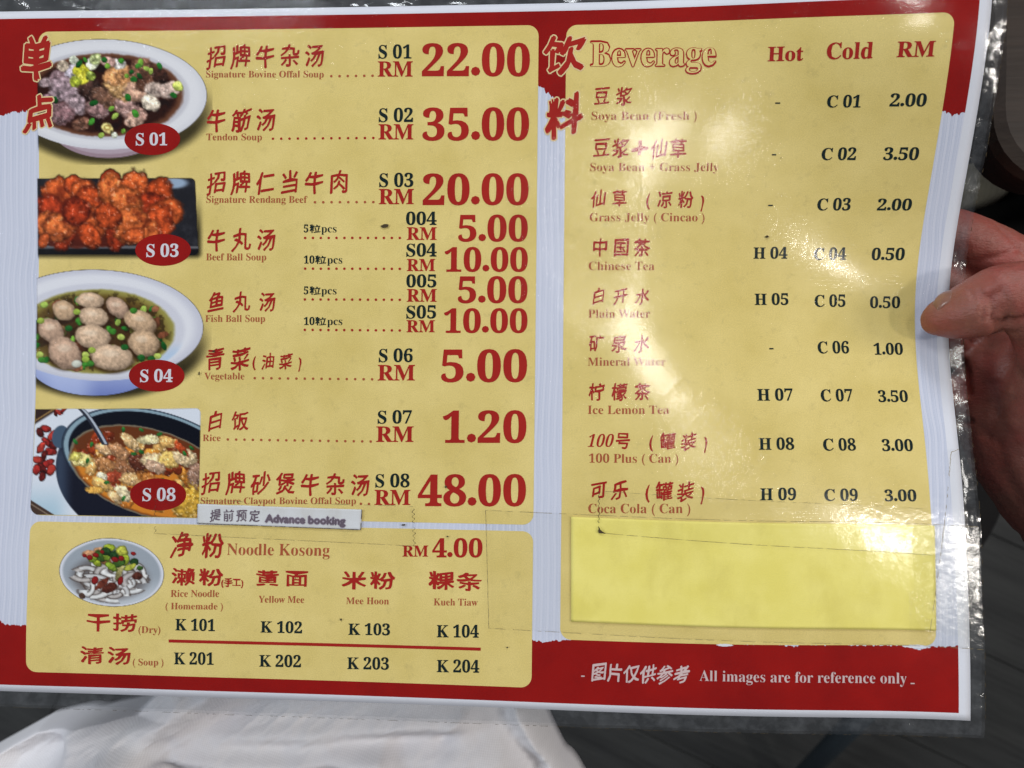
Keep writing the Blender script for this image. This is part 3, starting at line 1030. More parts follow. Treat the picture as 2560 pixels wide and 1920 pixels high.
for i, (x, y, a, b) in enumerate(LR):
    c = [(204, 84, 34), (190, 68, 26), (166, 50, 20), (212, 98, 42)][i % 4]
    p.blob(x, y, a * 1.12, b * 1.12, c, rot=(i % 5) * .5, jag=.22, seed=600 + i * 5, relief=.55, rs=10, dark=.50, js=18, soft=.16, spec=45)
n_ = fbm(p.X, p.Y, 30, 77, 4, ridge=True)
mo = (1 - sm(p.d(265, 530, 182, 92, 0, .1, 9), .82, 1.0))
p.put(mo * (1 - sm(n_, .36, .60)) * .5, (84, 20, 8))
p.put(mo * sm(fbm(p.X, p.Y, 60, 19, 2), .5, .7) * .3, (120, 34, 14))
for (x, y, a, b) in ((122, 545, 9, 14), (232, 535, 16, 14), (420, 550, 22, 10), (300, 555, 12, 10), (378, 490, 12, 10), (190, 500, 16, 14), (380, 572, 14, 8)):
    p.put((1 - sm(p.d(x, y, a, b, .4, .35, int(x)), .6, 1.1)) * .3, (52, 14, 10))
p.al *= sm(p.X, 93, 96)
p.build()

# 3 fish ball soup
p = Photo(*([5.5336, 0.0335, -0.1196, 5.7197, -18.7876, 26.4886], 21.02, 101.8, 111.8, 171.18))
d = p.d(254, 846, 262, 150)
p.put(.8 * (1 - sm(d, .93, 1.09)) * sm(p.Y, 760, 930), (30, 25, 12))
g = np.clip((p.Y - 930) / 55, 0, 1)[..., None]
m_ = 1 - sm(p.d(238, 898, 172, 92), .985, 1.01)
p.put(m_, np.array([150, 165, 215]) * (1 - g) + np.array([105, 122, 190]) * g)
p.put(m_ * (1 - sm(abs(p.X - 170), 20, 90)) * .5, (190, 204, 240))
d = p.d(242, 813, 267, 139, .03)
p.put(1 - sm(d, .992, 1.006), (190, 192, 208))
p.put(1 - sm(d, .86, .985), (214, 216, 226))
p.put((1 - sm(p.d(242, 826, 222, 118), .96, 1.03)), (198, 200, 214))
p.put((1 - sm(p.d(430, 900, 60, 40, -.6), .2, 1.1)) * (1 - sm(p.d(242, 826, 230, 124), .96, 1.0)) * .8, (160, 190, 224))
d = p.d(242, 829, 196, 106, 0, .015, 3)
n_ = fbm(p.X, p.Y, 16, 5)
p.put(1 - sm(d, .97, 1.03), (150, 142, 66))
p.put((1 - sm(d, .80, .98)), (108, 86, 34))
p.put((1 - sm(d, .55, .95)) * .9, (66, 42, 20))
p.put((1 - sm(d, .9, 1.0)) * sm(n_, .5, .62) * .6, (40, 26, 12))
ins = lambda x, y: ((x - 242) / 185) ** 2 + ((y - 829) / 97) ** 2 < 1
scatter(p, 21, 60, (60, 725, 430, 930), ins, GREEN, (7, 14), jag=.3, relief=.4, rs=6)
scatter(p, 22, 16, (60, 725, 430, 930), ins, [(150, 92, 60), (128, 70, 44), (180, 140, 90)], (10, 18), jag=.3, relief=.4, rs=6)
BL = [(715, 1110, 105, 58), (510, 1190, 92, 72), (935, 1165, 95, 66), (745, 1240, 112, 74), (1115, 1280, 125, 78), (405, 1350, 112, 84), (735, 1395, 132, 88), (1140, 1450, 118, 98), (515, 1525, 140, 108), (885, 1562, 162, 96)]
for i, (x, y, a, b) in enumerate(BL):
    X0, Y0 = x / 3.16, 400 + y / 3.16
    p.put((1 - sm(p.d(X0 + 3, Y0 + 8, a / 3.16 * 1.12, b / 3.16 * 1.14), .75, 1.1)) * .75, (48, 26, 12))
    p.blob(X0, Y0, a / 3.16 * 1.1, b / 3.16 * 1.1, [(206, 172, 140), (196, 160, 124), (188, 152, 126)][i % 3], rot=.12 + .3 * (i % 3), jag=.11, seed=800 + i * 3, relief=.24, rs=6, soft=.10, dark=.74)
    p.put((1 - sm(p.d(X0 - 4, Y0 - b / 3.16 * .35, a / 3.16 * .6, b / 3.16 * .4, .1, .2, i), .3, 1.0)) * .45, (236, 216, 190))
for i, (x, y) in enumerate([(610, 1200), (895, 1355), (960, 1400), (990, 1480), (730, 1505), (720, 1610), (680, 1540), (545, 1330), (320, 1270), (1060, 1190), (1250, 1550), (1200, 1570), (680, 1575), (330, 1580), (315, 1540), (1120, 1560)]):
    p.blob(x / 3.16, 400 + y / 3.16, 10, 8, [(150, 178, 60), (58, 130, 40), (176, 196, 84), (30, 96, 36)][i % 4], jag=.12, seed=900 + i, relief=.2, rs=5)
p.blob(610 / 3.16, 400 + 1612 / 3.16, 14, 10, (196, 200, 186), jag=.08, seed=3, relief=.1)
p.al *= sm(p.X, 88 + (p.Y < 800) * 2, 92 + (p.Y < 800) * 2)
p.build()

# 4 clay pot
p = Photo(*([5.5859, 0.0896, -0.1937, 5.77, -9.2211, 14.4182], 19.97, 99.45, 172.88, 221.9))
n_ = fbm(p.X, p.Y, 30, 2)
p.put(np.ones_like(p.X), (206, 214, 228))
p.put(sm(p.Y, 1190, 1285) * (1 - sm(p.X, 130, 190)) * .8, (150, 186, 208))
ln = (p.X - 84) * .62 + (p.Y - 1022) - 40
p.put((1 - sm(ln, -4, 4)) * (p.X < 140), (52, 34, 30))
p.put((1 - sm(abs(ln + 8), 1, 3)) * (p.X < 140) * .8, (170, 130, 70))
for i, (x, y, a, b, ro) in enumerate([(115, 1072, 16, 10, .3), (100, 1082, 14, 10, 1.2), (130, 1090, 20, 9, -.8), (118, 1105, 18, 8, .8), (135, 1112, 14, 12, 1.5), (104, 1118, 20, 9, 2.2), (128, 1130, 18, 11, .1), (110, 1140, 16, 9, 1.9), (96, 1150, 16, 10, .4), (120, 1160, 20, 10, 2.6), (106, 1172, 18, 10, .9), (128, 1175, 12, 16, .2), (92, 1176, 10, 14, .2), (108, 1190, 10, 14, .1), (148, 1030, 14, 6, .4), (160, 1024, 12, 5, 2.4), (140, 1034, 8, 5, 1.2)]):
    p.blob(x, y, a, b, [(150, 34, 30), (96, 24, 22), (176, 50, 40)][i % 3], rot=ro, jag=.3, seed=40 + i, relief=.5, rs=6, dark=.35)
ln = (p.Y - 1252) - (p.X - 78) * .62
p.put((1 - sm(abs(ln - 14), 14, 17)) * (p.X < 140), (70, 52, 44))
p.put((1 - sm(abs(ln - 8), 1, 2.5)) * (p.X < 140) * .7, (150, 130, 110))
body = 1 - sm(p.d(400, 1180, 262, 190, .1), .985, 1.0)
p.put(body * sm(p.Y, 1060, 1100), (24, 27, 42))
p.put(body * sm(p.X, 130, 150) * (1 - sm(p.X, 150, 190)) * sm(p.Y, 1080, 1150) * .5, (76, 98, 128))
p.put(1 - sm(p.d(152, 1092, 22, 30, .2), .9, 1.02), (62, 84, 108))
d = p.d(385, 1155, 238, 128, .27)
p.put(1 - sm(d, .985, 1.0), (30, 36, 52))
p.put((1 - sm(abs(d - .945), .018, .034)) * 1.0, (128, 156, 172))
p.put((1 - sm(abs(d - .975), .006, .014)) * .7, (60, 80, 100))
p.put((1 - sm(d, .9, .915)), (14, 18, 30))
s = p.d(378, 1182, 212, 108, .30, .015, 4)
p.put(1 - sm(s, .985, 1.01), (120, 110, 90))
p.put(1 - sm(s, .95, .985), (104, 50, 22))
p.put((1 - sm(s, .9, .98)) * sm(n_ + (p.Y - 1170) / 260, .42, .62), (214, 124, 32))
inn = lambda x, y: ((x - 378) * .955 + (y - 1182) * .296) ** 2 / 192 ** 2 + (-(x - 378) * .296 + (y - 1182) * .955) ** 2 / 90 ** 2 < 1
scatter(p, 31, 80, (170, 1090, 505, 1296), inn, [(206, 116, 36), (216, 136, 44), (150, 52, 20), (120, 44, 20), (214, 160, 84)], (12, 24), jag=.3, relief=.5, rs=8, dark=.75, spec=90)
for i, (x, y, a, b, c) in enumerate([(205, 1150, 30, 18, (226, 206, 120)), (190, 1142, 16, 12, (214, 200, 90)), (262, 1125, 26, 14, (206, 160, 110)), (300, 1130, 34, 16, (176, 122, 80)), (330, 1108, 34, 14, (206, 166, 110)), (372, 1100, 30, 12, (222, 206, 150)), (420, 1105, 26, 14, (226, 170, 90)), (272, 1165, 40, 18, (176, 116, 66)), (315, 1172, 34, 18, (150, 96, 60)), (345, 1155, 30, 20, (90, 44, 30)), (395, 1150, 46, 18, (222, 190, 140)), (425, 1150, 30, 22, (222, 180, 90)), (390, 1168, 30, 16, (190, 150, 120)), (465, 1145, 34, 22, (206, 176, 130)), (455, 1122, 26, 10, (190, 70, 30)), (285, 1192, 26, 16, (170, 66, 40)), (330, 1200, 30, 18, (206, 160, 100)), (255, 1190, 16, 10, (236, 226, 190)), (260, 1212, 30, 12, (222, 170, 90)), (308, 1232, 26, 16, (226, 206, 160)), (240, 1225, 26, 10, (206, 150, 60)), (490, 1190, 24, 34, (140, 104, 84)), (470, 1255, 40, 44, (206, 156, 46)), (380, 1205, 40, 18, (176, 106, 44)), (290, 1245, 22, 12, (214, 176, 120))]):
    p.blob(x, y, a, b, c, rot=.2 * (i % 5), jag=.32, seed=1000 + i * 3, relief=.5, rs=6, dark=.72, js=8, spec=60)
for i, (x, y) in enumerate([(335, 1135), (462, 1134), (310, 1246), (268, 1207), (190, 1105), (230, 1112), (400, 1086), (480, 1120), (220, 1152), (405, 1200), (355, 1075), (310, 1074), (250, 1086), (355, 1130)]):
    p.blob(x, y, 8, 4.5, (40, 110, 44), rot=i, jag=.2, seed=1200 + i, relief=.3)
# ladle handle, curved down into the pot
t = np.clip((p.Y - 1020) / 95, 0, 1)
lx = 200 + 66 * t ** .75
p.put((1 - sm(abs(p.X - lx), 7, 9.5)) * (p.Y < 1113), (44, 48, 62))
p.put((1 - sm(abs(p.X - lx - 3), 2, 4.5)) * (p.Y < 1110) * .9, (178, 190, 206))
rr = (np.maximum(abs(p.X - 290) - 204, 0) ** 2 + np.maximum(abs(p.Y - 1158) - 120, 0) ** 2) ** .5
left = 88 - (p.Y - 1020) * .04
bot = 1287 + (p.X - 78) * .017
p.al = sm(p.X, left - 1, left + 1) * (1 - sm(p.X, 502 - (p.Y - 1020) * .03, 504 - (p.Y - 1020) * .03)) * sm(p.Y, 1021, 1023) * (1 - sm(p.Y, bot - 1, bot + 1))
p.al *= 1 - sm((np.maximum(left + 22 - p.X, 0) ** 2 + np.maximum(p.Y - bot + 22, 0) ** 2) ** .5, 21, 23)
p.al *= 1 - sm((np.maximum(p.X - 492, 0) ** 2 + np.maximum(1033 - p.Y, 0) ** 2) ** .5, 10, 12)
p.build()

# 5 noodles
p = Photo(*([5.6437, 0.1258, -0.191, 5.8337, -13.9874, -2.0643], 35.87, 84.91, 228.29, 260.5), step=.36)
d = p.d(280, 1431, 131, 85, .06, .012, 5, 60)
p.put(1 - sm(d, .985, 1.01), (206, 210, 222))
p.put(1 - sm(d, .90, .97), (146, 156, 168))
p.put((1 - sm(d, .9, .97)) * sm(p.Y, 1430, 1500) * .7, (196, 204, 214))
p.put((1 - sm(p.d(275, 1445, 104, 60, .05), .7, 1.1)) * .55, (66, 52, 46))
r = np.random.RandomState(5)


def noodle(cx, cy, R1, R2, a0, a1, w, col):
    th = np.arctan2((p.Y - cy) / R2, (p.X - cx) / R1)
    th = np.mod(th - a0, 2 * math.pi)
    rad = np.sqrt(((p.X - cx) / R1) ** 2 + ((p.Y - cy) / R2) ** 2)
    dist = abs(rad - 1) * min(R1, R2)
    on = (th < (a1 - a0)).astype(float)
    prof = np.clip(dist / w, 0, 1)
    m = on * (1 - sm(prof, .75, 1.0))
    shade = (1.05 - .45 * prof ** 2) * (1 + .1 * (vnoise(p.X, p.Y, 6, 3) - .5))
    p.put(on * (1 - sm(dist / (w + 2.5), .8, 1)) * .6, (78, 64, 58))
    p.put(m, np.array(col)[None, None] * shade[..., None])


for i in range(80):
    t = r.uniform(0, 2 * math.pi)
    q = r.uniform(.25, 1)
    cx = 275 + math.cos(t) * 76 * q
    cy = 1452 + math.sin(t) * 38 * q
    a0 = r.uniform(0, 6.2)
    noodle(cx, cy, r.uniform(14, 36), r.uniform(10, 24), a0, a0 + r.uniform(1.2, 2.6), 5.4, [(206, 208, 210), (190, 190, 192), (214, 214, 214), (176, 170, 168)][i % 4])
for i, (x, y, a, b, c) in enumerate([(225, 1385, 22, 10, (186, 130, 90)), (250, 1378, 20, 10, (196, 140, 96)), (262, 1400, 26, 10, (150, 96, 60)), (255, 1460, 8, 26, (110, 50, 36)), (275, 1470, 12, 20, (86, 40, 30)), (345, 1440, 10, 14, (80, 40, 30)), (300, 1425, 30, 8, (176, 166, 100)), (205, 1490, 8, 10, (84, 60, 50))]):
    p.blob(x, y, a, b, c, rot=.3 * i, jag=.3, seed=1500 + i, relief=.4, rs=5)
for i, (x, y, a, b) in enumerate([(272, 1370, 16, 10), (250, 1390, 20, 12), (268, 1388, 16, 12), (290, 1385, 18, 12), (305, 1378, 16, 14), (312, 1400, 14, 12), (298, 1408, 16, 10), (280, 1418, 18, 10), (335, 1405, 10, 14), (325, 1418, 16, 8), (240, 1405, 18, 8), (350, 1420, 6, 8), (232, 1398, 12, 8), (265, 1378, 14, 10)]):
    p.blob(x, y, a, b, [(150, 170, 40), (60, 96, 36), (120, 150, 40), (36, 70, 34), (176, 180, 60)][i % 5], rot=i, jag=.35, seed=1600 + i, relief=.4, rs=5, dark=.5)
for i, (x, y, a, b) in enumerate([(225, 1394, 8, 7), (240, 1388, 9, 6), (288, 1399, 10, 7), (304, 1396, 8, 7), (238, 1451, 9, 11), (302, 1452, 7, 12), (212, 1389, 6, 5), (334, 1384, 7, 5), (256, 1380, 6, 5)]):
    p.blob(x, y, a, b, (140, 26, 26), rot=.3, jag=.06, seed=1700 + i, relief=.1, dark=.5)
p.build()

# oval number badges on the photographs
BADGES = [(74.52, 56.06),
 (79.79, 104.31),
 (77.83, 159.05),
 (79.82, 210.48)]
wl = [t for t in LATIN if t[2] == 'white']
for (bu, bv), t in zip(BADGES, wl):
    a = np.linspace(0, 2 * math.pi, 49)[:-1]
    rr = np.linspace(0, 1, 6)[1:]
    V_ = [(bu, bv)] + [(bu + 12.5 * q * math.cos(x), bv + 6.95 * q * math.sin(x)) for q in rr for x in a]
    F_ = [[0, 1 + i, 1 + (i + 1) % 48] for i in range(48)]
    for q in range(4):
        F_ += [[1 + q * 48 + i, 1 + (q + 1) * 48 + i, 1 + (q + 1) * 48 + (i + 1) % 48, 1 + q * 48 + (i + 1) % 48] for i in range(48)]
    bo = letter_mesh('number_badge', np.array(V_), .165, F_, M_RED, menu)
    latin(*t, bo, h=.21, name='badge_number')


# ------------------------------------------------------------------ laminate film
def seg_dist(U, V, pts):
    best = np.full(U.shape, 1e9)
    for (a, b), (c, d_) in zip(pts[:-1], pts[1:]):
        L2 = (c - a) ** 2 + (d_ - b) ** 2
        t = np.clip(((U - a) * (c - a) + (V - b) * (d_ - b)) / L2, 0, 1)
        best = np.minimum(best, np.hypot(U - a - t * (c - a), V - b - t * (d_ - b)))
    return best


FILM_R, FILM_B = 425.7, 303.9
nu, nv = 440, 316
us = np.linspace(-7.5, FILM_R, nu)
vs = np.linspace(-8.0, FILM_B, nv)
U, V = np.meshgrid(us, vs, indexing='ij')
# slightly uneven trimmed edges
edge = (fbm(V[-1], V[-1] * 0, 40, 3) - .5) * 1.6
U = U + (np.clip((U - 415) / 12, 0, 1)) * edge[None, :]
eb = (fbm(U[:, -1], U[:, -1] * 0, 50, 8) - .5) * .9
V = V + np.clip((V - 298) / 8, 0, 1) * eb[:, None]
out = np.maximum(np.maximum(-U, U - 420), np.maximum(-V, V - 297))
mg = sm(out, -.3, 1.6)
seal = sm(out, -.6, 2.0)
H = .42 - .30 * seal + mg * ((fbm(U, V, 9, 21, 4) - .5) * 1.7 + (fbm(U, V, 2.6, 41, 3, True) - .5) * .4)
for pts, hh, ww in (([(313.0 - 17, 166), (304, 157.6), (314, 153.7), (324.2, 147), (333, 145.3), (341, 151.8), (349, 153.6)], .05, .8),
                    ([(228, 256), (230, 262), (231, 267)], .25, .45),
                    ):
    H = H + hh * np.exp(-(seg_dist(U, V, pts) / ww) ** 2)
F = quads(nu, nv)
cen = out.ravel()[F].mean(1)
sheet('laminate_film', U, V, H, [M_FILM, M_MARGIN], menu, slots=(cen > .15).astype(int))
Hb = -.45 + .30 * seal + mg * ((fbm(U, V, 9, 21, 4) - .5) * 1.1)
sheet('laminate_backing', U[::2, ::2], V[::2, ::2], (Hb - .12 * mg)[::2, ::2], [M_FILM, M_MARGIN], menu,
      slots=(out[::2, ::2].ravel()[quads(*U[::2, ::2].shape)].mean(1) > .15).astype(int))


def dirt_line(name, pts, width, parent, h, seed, jit=.12, keep=.8, zig=None, mat=None):
    """thin broken line of grime along a tape or film edge"""
    r = np.random.RandomState(seed)
    P, Fc = [], []
    pts = [np.array(q, float) for q in pts]
    for a, b in zip(pts[:-1], pts[1:]):
        L = np.linalg.norm(b - a)
        n = max(2, int(L / .5))
        t = (b - a) / L
        nn = np.array([-t[1], t[0]])
        prev = None
        on = True
        for i in range(n + 1):
            s = i / n
            o_ = (r.rand() - .5) * jit
            if zig:
                o_ += zig * (1 if i % 4 < 2 else -1) * (.6 + .6 * r.rand())
            c = a + (b - a) * s + nn * o_
            if i % 3 == 0:
                on = r.rand() < keep
            w = width * r.uniform(.45, 1.25)
            cur = (c - nn * w / 2, c + nn * w / 2)
            if prev is not None and on:
                k0 = len(P)
                P += [prev[0], prev[1], cur[1], cur[0]]
                Fc.append([k0, k0 + 1, k0 + 2, k0 + 3])
            prev = cur
    P = np.array(P)
    return letter_mesh(name, P, h, Fc, mat or (M_TAPE_EDGE if name == 'tape_edge' and not zig else M_GRIME), parent)


fe = [(U[-1, j], V[-1, j]) for j in range(0, nv, 8)]
dirt_line('edge_grime', fe, .22, menu, H[-1].mean() + .3, 5, keep=.35)
be = [(U[i, -1], V[i, -1]) for i in range(0, nu, 8)]
dirt_line('edge_grime', be, .15, menu, .55, 6, keep=.4)
# dark smudges and specks on the surface
SPECK = [(177.5, 94.2, 1.5, .8), (341, 96.8, .75, .6), (103.3, 148.3, .8, .4), (316.0, 229.2, .45, .4), (187, 221.5, .8, .35), (232, 271.5, .4, .3), (206, 226, .4, .3), (205, 205, .5, .5), (161, 262, .4, .5), (97, 158, .4, .8), (141, 245, .3, .2), (345, 64, .2, .2), (290, 130, .25, .2)]
for i, (su, sv, a, b) in enumerate(SPECK):
    q = np.linspace(0, 2 * math.pi, 15)[:-1]
    rr = 1 + .5 * (np.random.RandomState(i).rand(14) - .5)
    letter_mesh('speck', np.stack([su + a * rr * np.cos(q), sv + b * rr * np.sin(q) - .15 * a * np.cos(q)], -1), .62, [list(range(14))], M_GRIME, menu)

# ------------------------------------------------------------------ taped-on papers
STRIP = [(97.7, 214.19),
 (169.19, 215.32),
 (168.83, 223.93),
 (97.75, 222.53)]
PATCH = [(258.13, 216.48),
 (407.31, 219.22),
 (406.3, 261.34),
 (258.56, 259.94)]
TAPE_A = [(79.06, 212.39),
 (191.21, 213.49),
 (192.0, 230.23),
 (79.51, 227.18)]
TAPE_B = [(222.1, 214.58),
 (424.78, 219.06),
 (424.63, 267.94),
 (224.18, 263.72)]
TAPE_C = [(269.55, 205.4),
 (407.22, 212.72),
 (406.69, 231.21),
 (269.7, 222.87)]
TAPE_D = [(415.98, 189.0),
 (419.31, 187.55),
 (422.49, 264.54),
 (403.41, 261.42)]


def slip_material(name, c1, c2, stain):
    k = N(name)
    v = k.uv()
    a = k.noise(v, .06, 4, .6)
    c = k.mix(k.ramp(a, .35, .65), c1, c2)
    d = k.noise(k.uv(1, .55, .5), .045, 5, .62)
    c = k.mix(k.ramp(d, .50, .80, 0, .55), c, stain)
    g = k.noise(v, 2.2, 2, .7)
    c = k.mix(k.ramp(g, .25, .75, .12, 0), c, (0, 0, 0, 1))
    return k.done(k.n('ShaderNodeBsdfPrincipled', Base_Color=c, Roughness=.6, Specular_IOR_Level=.25, Normal=k.bump(k.math('MULTIPLY', a, .0002))).outputs[0])


M_PATCH = slip_material('bright_yellow_paper', (.87, .77, .22, 1), (.81, .71, .17, 1), (.60, .50, .10, 1))
M_SLIP = slip_material('stained_white_paper', (.66, .68, .72, 1), (.60, .61, .62, 1), (.42, .38, .30, 1))

def anchor(c):
    u = sum(q[0] for q in c) / 4
    v = sum(q[1] for q in c) / 4
    return tuple(float(x) for x in place(u, v, .8))


patch = empty('paper_patch', 'blank bright yellow paper taped over the bottom of the beverage list', 'paper patch', anchor(PATCH))
U, V = bilinear(PATCH, 100, 40)
lftH = .62 + .25 * fbm(U, V, 30, 4)
sheet('yellow_paper', U, V, lftH, M_PATCH, patch, thick=.28)
U, V = bilinear(TAPE_B, 180, 60)
tb = sheet('clear_tape', U, V, .95 + .25 * fbm(U, V, 30, 4), [M_TAPE, M_TAPE2], patch, slots=(U.ravel()[quads(180, 60)].mean(1) + 3 * (V.ravel()[quads(180, 60)].mean(1) > 246) > 398).astype(int))
U, V = bilinear(TAPE_C, 120, 16)
sheet('clear_tape', U, V, 1.18 + .25 * fbm(U, V, 30, 4), M_TAPE, patch)
U, V = bilinear(TAPE_D, 10, 60)
sheet('clear_tape', U, V, 1.28 + .25 * fbm(U, V, 30, 4), M_TAPE, patch)
c = TAPE_B
dirt_line('tape_edge', [c[0], c[1]], .16, patch, 1.25, 11, keep=.75)
dirt_line('tape_edge', [c[3], c[2]], .16, patch, 1.25, 12, keep=.75)
dirt_line('tape_edge', [c[0], c[3]], .22, patch, 1.25, 13, keep=.9)
c = TAPE_C
dirt_line('tape_edge', [c[0], c[1]], .14, patch, 1.5, 14, keep=.5)
dirt_line('tape_edge', [c[3], c[2]], .16, patch, 1.5, 15, keep=.9)
dirt_line('tape_edge', [c[0], c[3]], .28, patch, 1.5, 16, keep=.9, zig=.3)
c = TAPE_D
dirt_line('tape_edge', [c[0], c[3]], .24, patch, 1.6, 17, keep=.75, jit=.3)
dirt_line('tape_edge', [c[0], c[1]], .24, patch, 1.6, 18, keep=.9)
# grime wedge caught at the corner of the narrow tape
c0 = TAPE_C[3]
letter_mesh('grime_wedge', np.array([(c0[0] - .2, c0[1] - 3), (c0[0] + .4, c0[1] - 1.6), (c0[0] + 1.5, c0[1] - .6), (c0[0] + 3, c0[1] + .2), (c0[0] - .1, c0[1] + .1)]), 1.55, [[0, 1, 2, 3, 4]], M_GRIME, patch)

strip = empty('paper_strip', 'narrow stained white slip reading Advance booking taped under the claypot soup line', 'paper strip', anchor(STRIP))
U, V = bilinear(STRIP, 60, 12)
edge_ = np.minimum(np.abs(U - U.min()), np.abs(U.max() - U))
V = V + .25 * (fbm(U, V * 0, 6, 3) - .5)
sheet('slip', U, V, .62 + .18 * fbm(U, V, 14, 9), M_SLIP, strip, thick=.22)
for t in LATIN:
    if t[1] == 'sans':
        latin(*t, strip, h=.82)
for t in HAN:
    if t[2] == 'ink':
        han(*t, strip, h=.835, name='printed_words')
U, V = bilinear(TAPE_A, 90, 18)
sheet('clear_tape', U, V, .98 + .1 * fbm(U, V, 20, 4), M_TAPE, strip)
c = TAPE_A
dirt_line('tape_edge', [c[0], c[1]], .14, strip, 1.15, 21, keep=.5)
dirt_line('tape_edge', [c[3], c[2]], .15, strip, 1.15, 22, keep=.85)
dirt_line('tape_edge', [c[0], c[3]], .22, strip, 1.15, 23, keep=.8, zig=.38)
dirt_line('tape_edge', [c[1], c[2]], .28, strip, 1.15, 24, keep=.95, zig=.5)
s0 = STRIP
dirt_line('slip_edge', [s0[3], s0[2]], .26, strip, .80, 25, keep=.9, jit=.1)
dirt_line('slip_edge', [s0[1], s0[2]], .26, strip, .80, 26, keep=.9, jit=.1)

# ------------------------------------------------------------------ helper: photo measurements turned into places at a given height
_R = np.array(CAM_ROT)
_C = np.array(CAM_LOC)


def at(x, y, z_mm):
    d = _R @ np.array([(x - 1280) / 1922.8, -(y - 960) / 1922.8, -1.0])
    return _C + d * ((z_mm / 1000 - _C[2]) / d[2])


# ------------------------------------------------------------------ hand
def ball(verts, faces, c, r, seg=14, ring=9):
    k0 = len(verts)
    for i in range(ring + 1):
        th = math.pi * i / ring
        for j in range(seg):
            ph = 2 * math.pi * j / seg
            verts.append((c[0] + r[0] * math.sin(th) * math.cos(ph), c[1] + r[1] * math.sin(th) * math.sin(ph), c[2] + r[2] * math.cos(th)))
    for i in range(ring):
        for j in range(seg):
            a = k0 + i * seg + j
            b = k0 + i * seg + (j + 1) % seg
            faces.append((a, b, b + seg, a + seg))


def chain(verts, faces, pts):
    for (p0, r0), (p1, r1) in zip(pts[:-1], pts[1:]):
        L = np.linalg.norm(np.array(p1) - np.array(p0))
        n = max(2, int(L / (min(r0, r1) * .22)))
        for i in range(n + 1):
            t = i / n
            q = np.array(p0) * (1 - t) + np.array(p1) * t
            r = r0 * (1 - t) + r1 * t
            ball(verts, faces, q, (r, r, r))


hv, hf = [], []
mm = .001
J = lambda x, y, z, r: (at(x, y, z), r * mm)
chain(hv, hf, [J(2341, 800, -10.5, 6.6), J(2362, 793, -8, 8.6), J(2400, 784, -5, 10.6), J(2450, 766, -1, 12.6), J(2505, 742, 2, 13.4), J(2565, 738, 3, 14.5), J(2640, 790, -4, 18), J(2720, 900, -16, 25)])
chain(hv, hf, [J(2560, 930, -46, 22), J(2580, 1020, -50, 26), J(2600, 1110, -52, 26), J(2690, 1250, -54, 28), J(2800, 1450, -60, 30), J(2960, 1800, -70, 30)])
chain(hv, hf, [J(2720, 900, -16, 25), J(2660, 1000, -36, 28), J(2700, 1150, -48, 30)])
chain(hv, hf, [J(2480, 930, -52, 16), J(2490, 1040, -54, 18), J(2520, 1130, -56, 18), J(2620, 1240, -58, 22)])
# index finger, lying behind the sheet
chain(hv, hf, [J(2800, 860, -40, 20), J(2660, 745, -44, 16), J(2560, 680, -45, 14.5), J(2440, 612, -44, 13), J(2340, 565, -42, 10.5), J(2250, 545, -38, 9), J(2200, 540, -34, 8)])
# middle, ring and little fingers under the sheet
chain(hv, hf, [J(2700, 900, -50, 20), J(2560, 800, -60, 13), J(2430, 720, -56, 11), J(2290, 690, -46, 9.5), J(2200, 700, -38, 8.5)])
chain(hv, hf, [J(2650, 980, -54, 20), J(2520, 900, -66, 13), J(2390, 860, -60, 11), J(2260, 840, -48, 9.5), J(2190, 850, -38, 8.5)])
chain(hv, hf, [J(2640, 1080, -56, 20), J(2500, 1010, -68, 12), J(2380, 990, -60, 10), J(2280, 980, -48, 8.5), J(2220, 990, -40, 7.5)])


def skin_material():
    k = N('hand_skin')
    tc = k.n('ShaderNodeTexCoord').outputs['Object']
    n = k.noise(tc, 45, 4, .55)
    n2 = k.noise(tc, 420, 3, .6)
    n3 = k.noise(k.n('ShaderNodeMapping', Vector=tc, Scale=(1, 2.6, 1), Rotation=(0, 0, .5)).outputs[0], 520, 4, .6)
    c = k.mix(k.ramp(n, .35, .65), (.27, .105, .075, 1), (.30, .070, .056, 1))
    c = k.mix(k.ramp(n2, .3, .7, 0, .35), c, (.18, .055, .038, 1))
    h = k.math('ADD', k.math('MULTIPLY', n2, .0003), k.math('MULTIPLY', n3, .00032))
    p = k.n('ShaderNodeBsdfPrincipled', Base_Color=c, Roughness=.43, Specular_IOR_Level=.4, Subsurface_Weight=.18, Subsurface_Radius=(.006, .002, .001), Subsurface_Scale=.5, Normal=k.bump(h))
    return k.done(p.outputs[0])


M_SKIN = skin_material()
me = bpy.data.meshes.new('hand_rough')
me.from_pydata([tuple(v) for v in hv], [], hf)
tmp = bpy.data.objects.new('hand_rough', me)
COL.objects.link(tmp)
rm = tmp.modifiers.new('r', 'REMESH')
rm.mode = 'VOXEL'
rm.voxel_size = .0013
s_ = tmp.modifiers.new('s', 'SMOOTH')
s_.factor = .5
s_.iterations = 7
dg = bpy.context.evaluated_depsgraph_get()
hm = bpy.data.meshes.new_from_object(tmp.evaluated_get(dg))
bpy.data.objects.remove(tmp)
n = len(hm.vertices)
co = np.empty(n * 3)
hm.vertices.foreach_get('co', co)
co = co.reshape(-1, 3)
no = np.empty(n * 3)
hm.vertices.foreach_get('normal', no)
no = no.reshape(-1, 3)
fc = [list(q.vertices) for q in hm.polygons]
bpy.data.meshes.remove(hm)


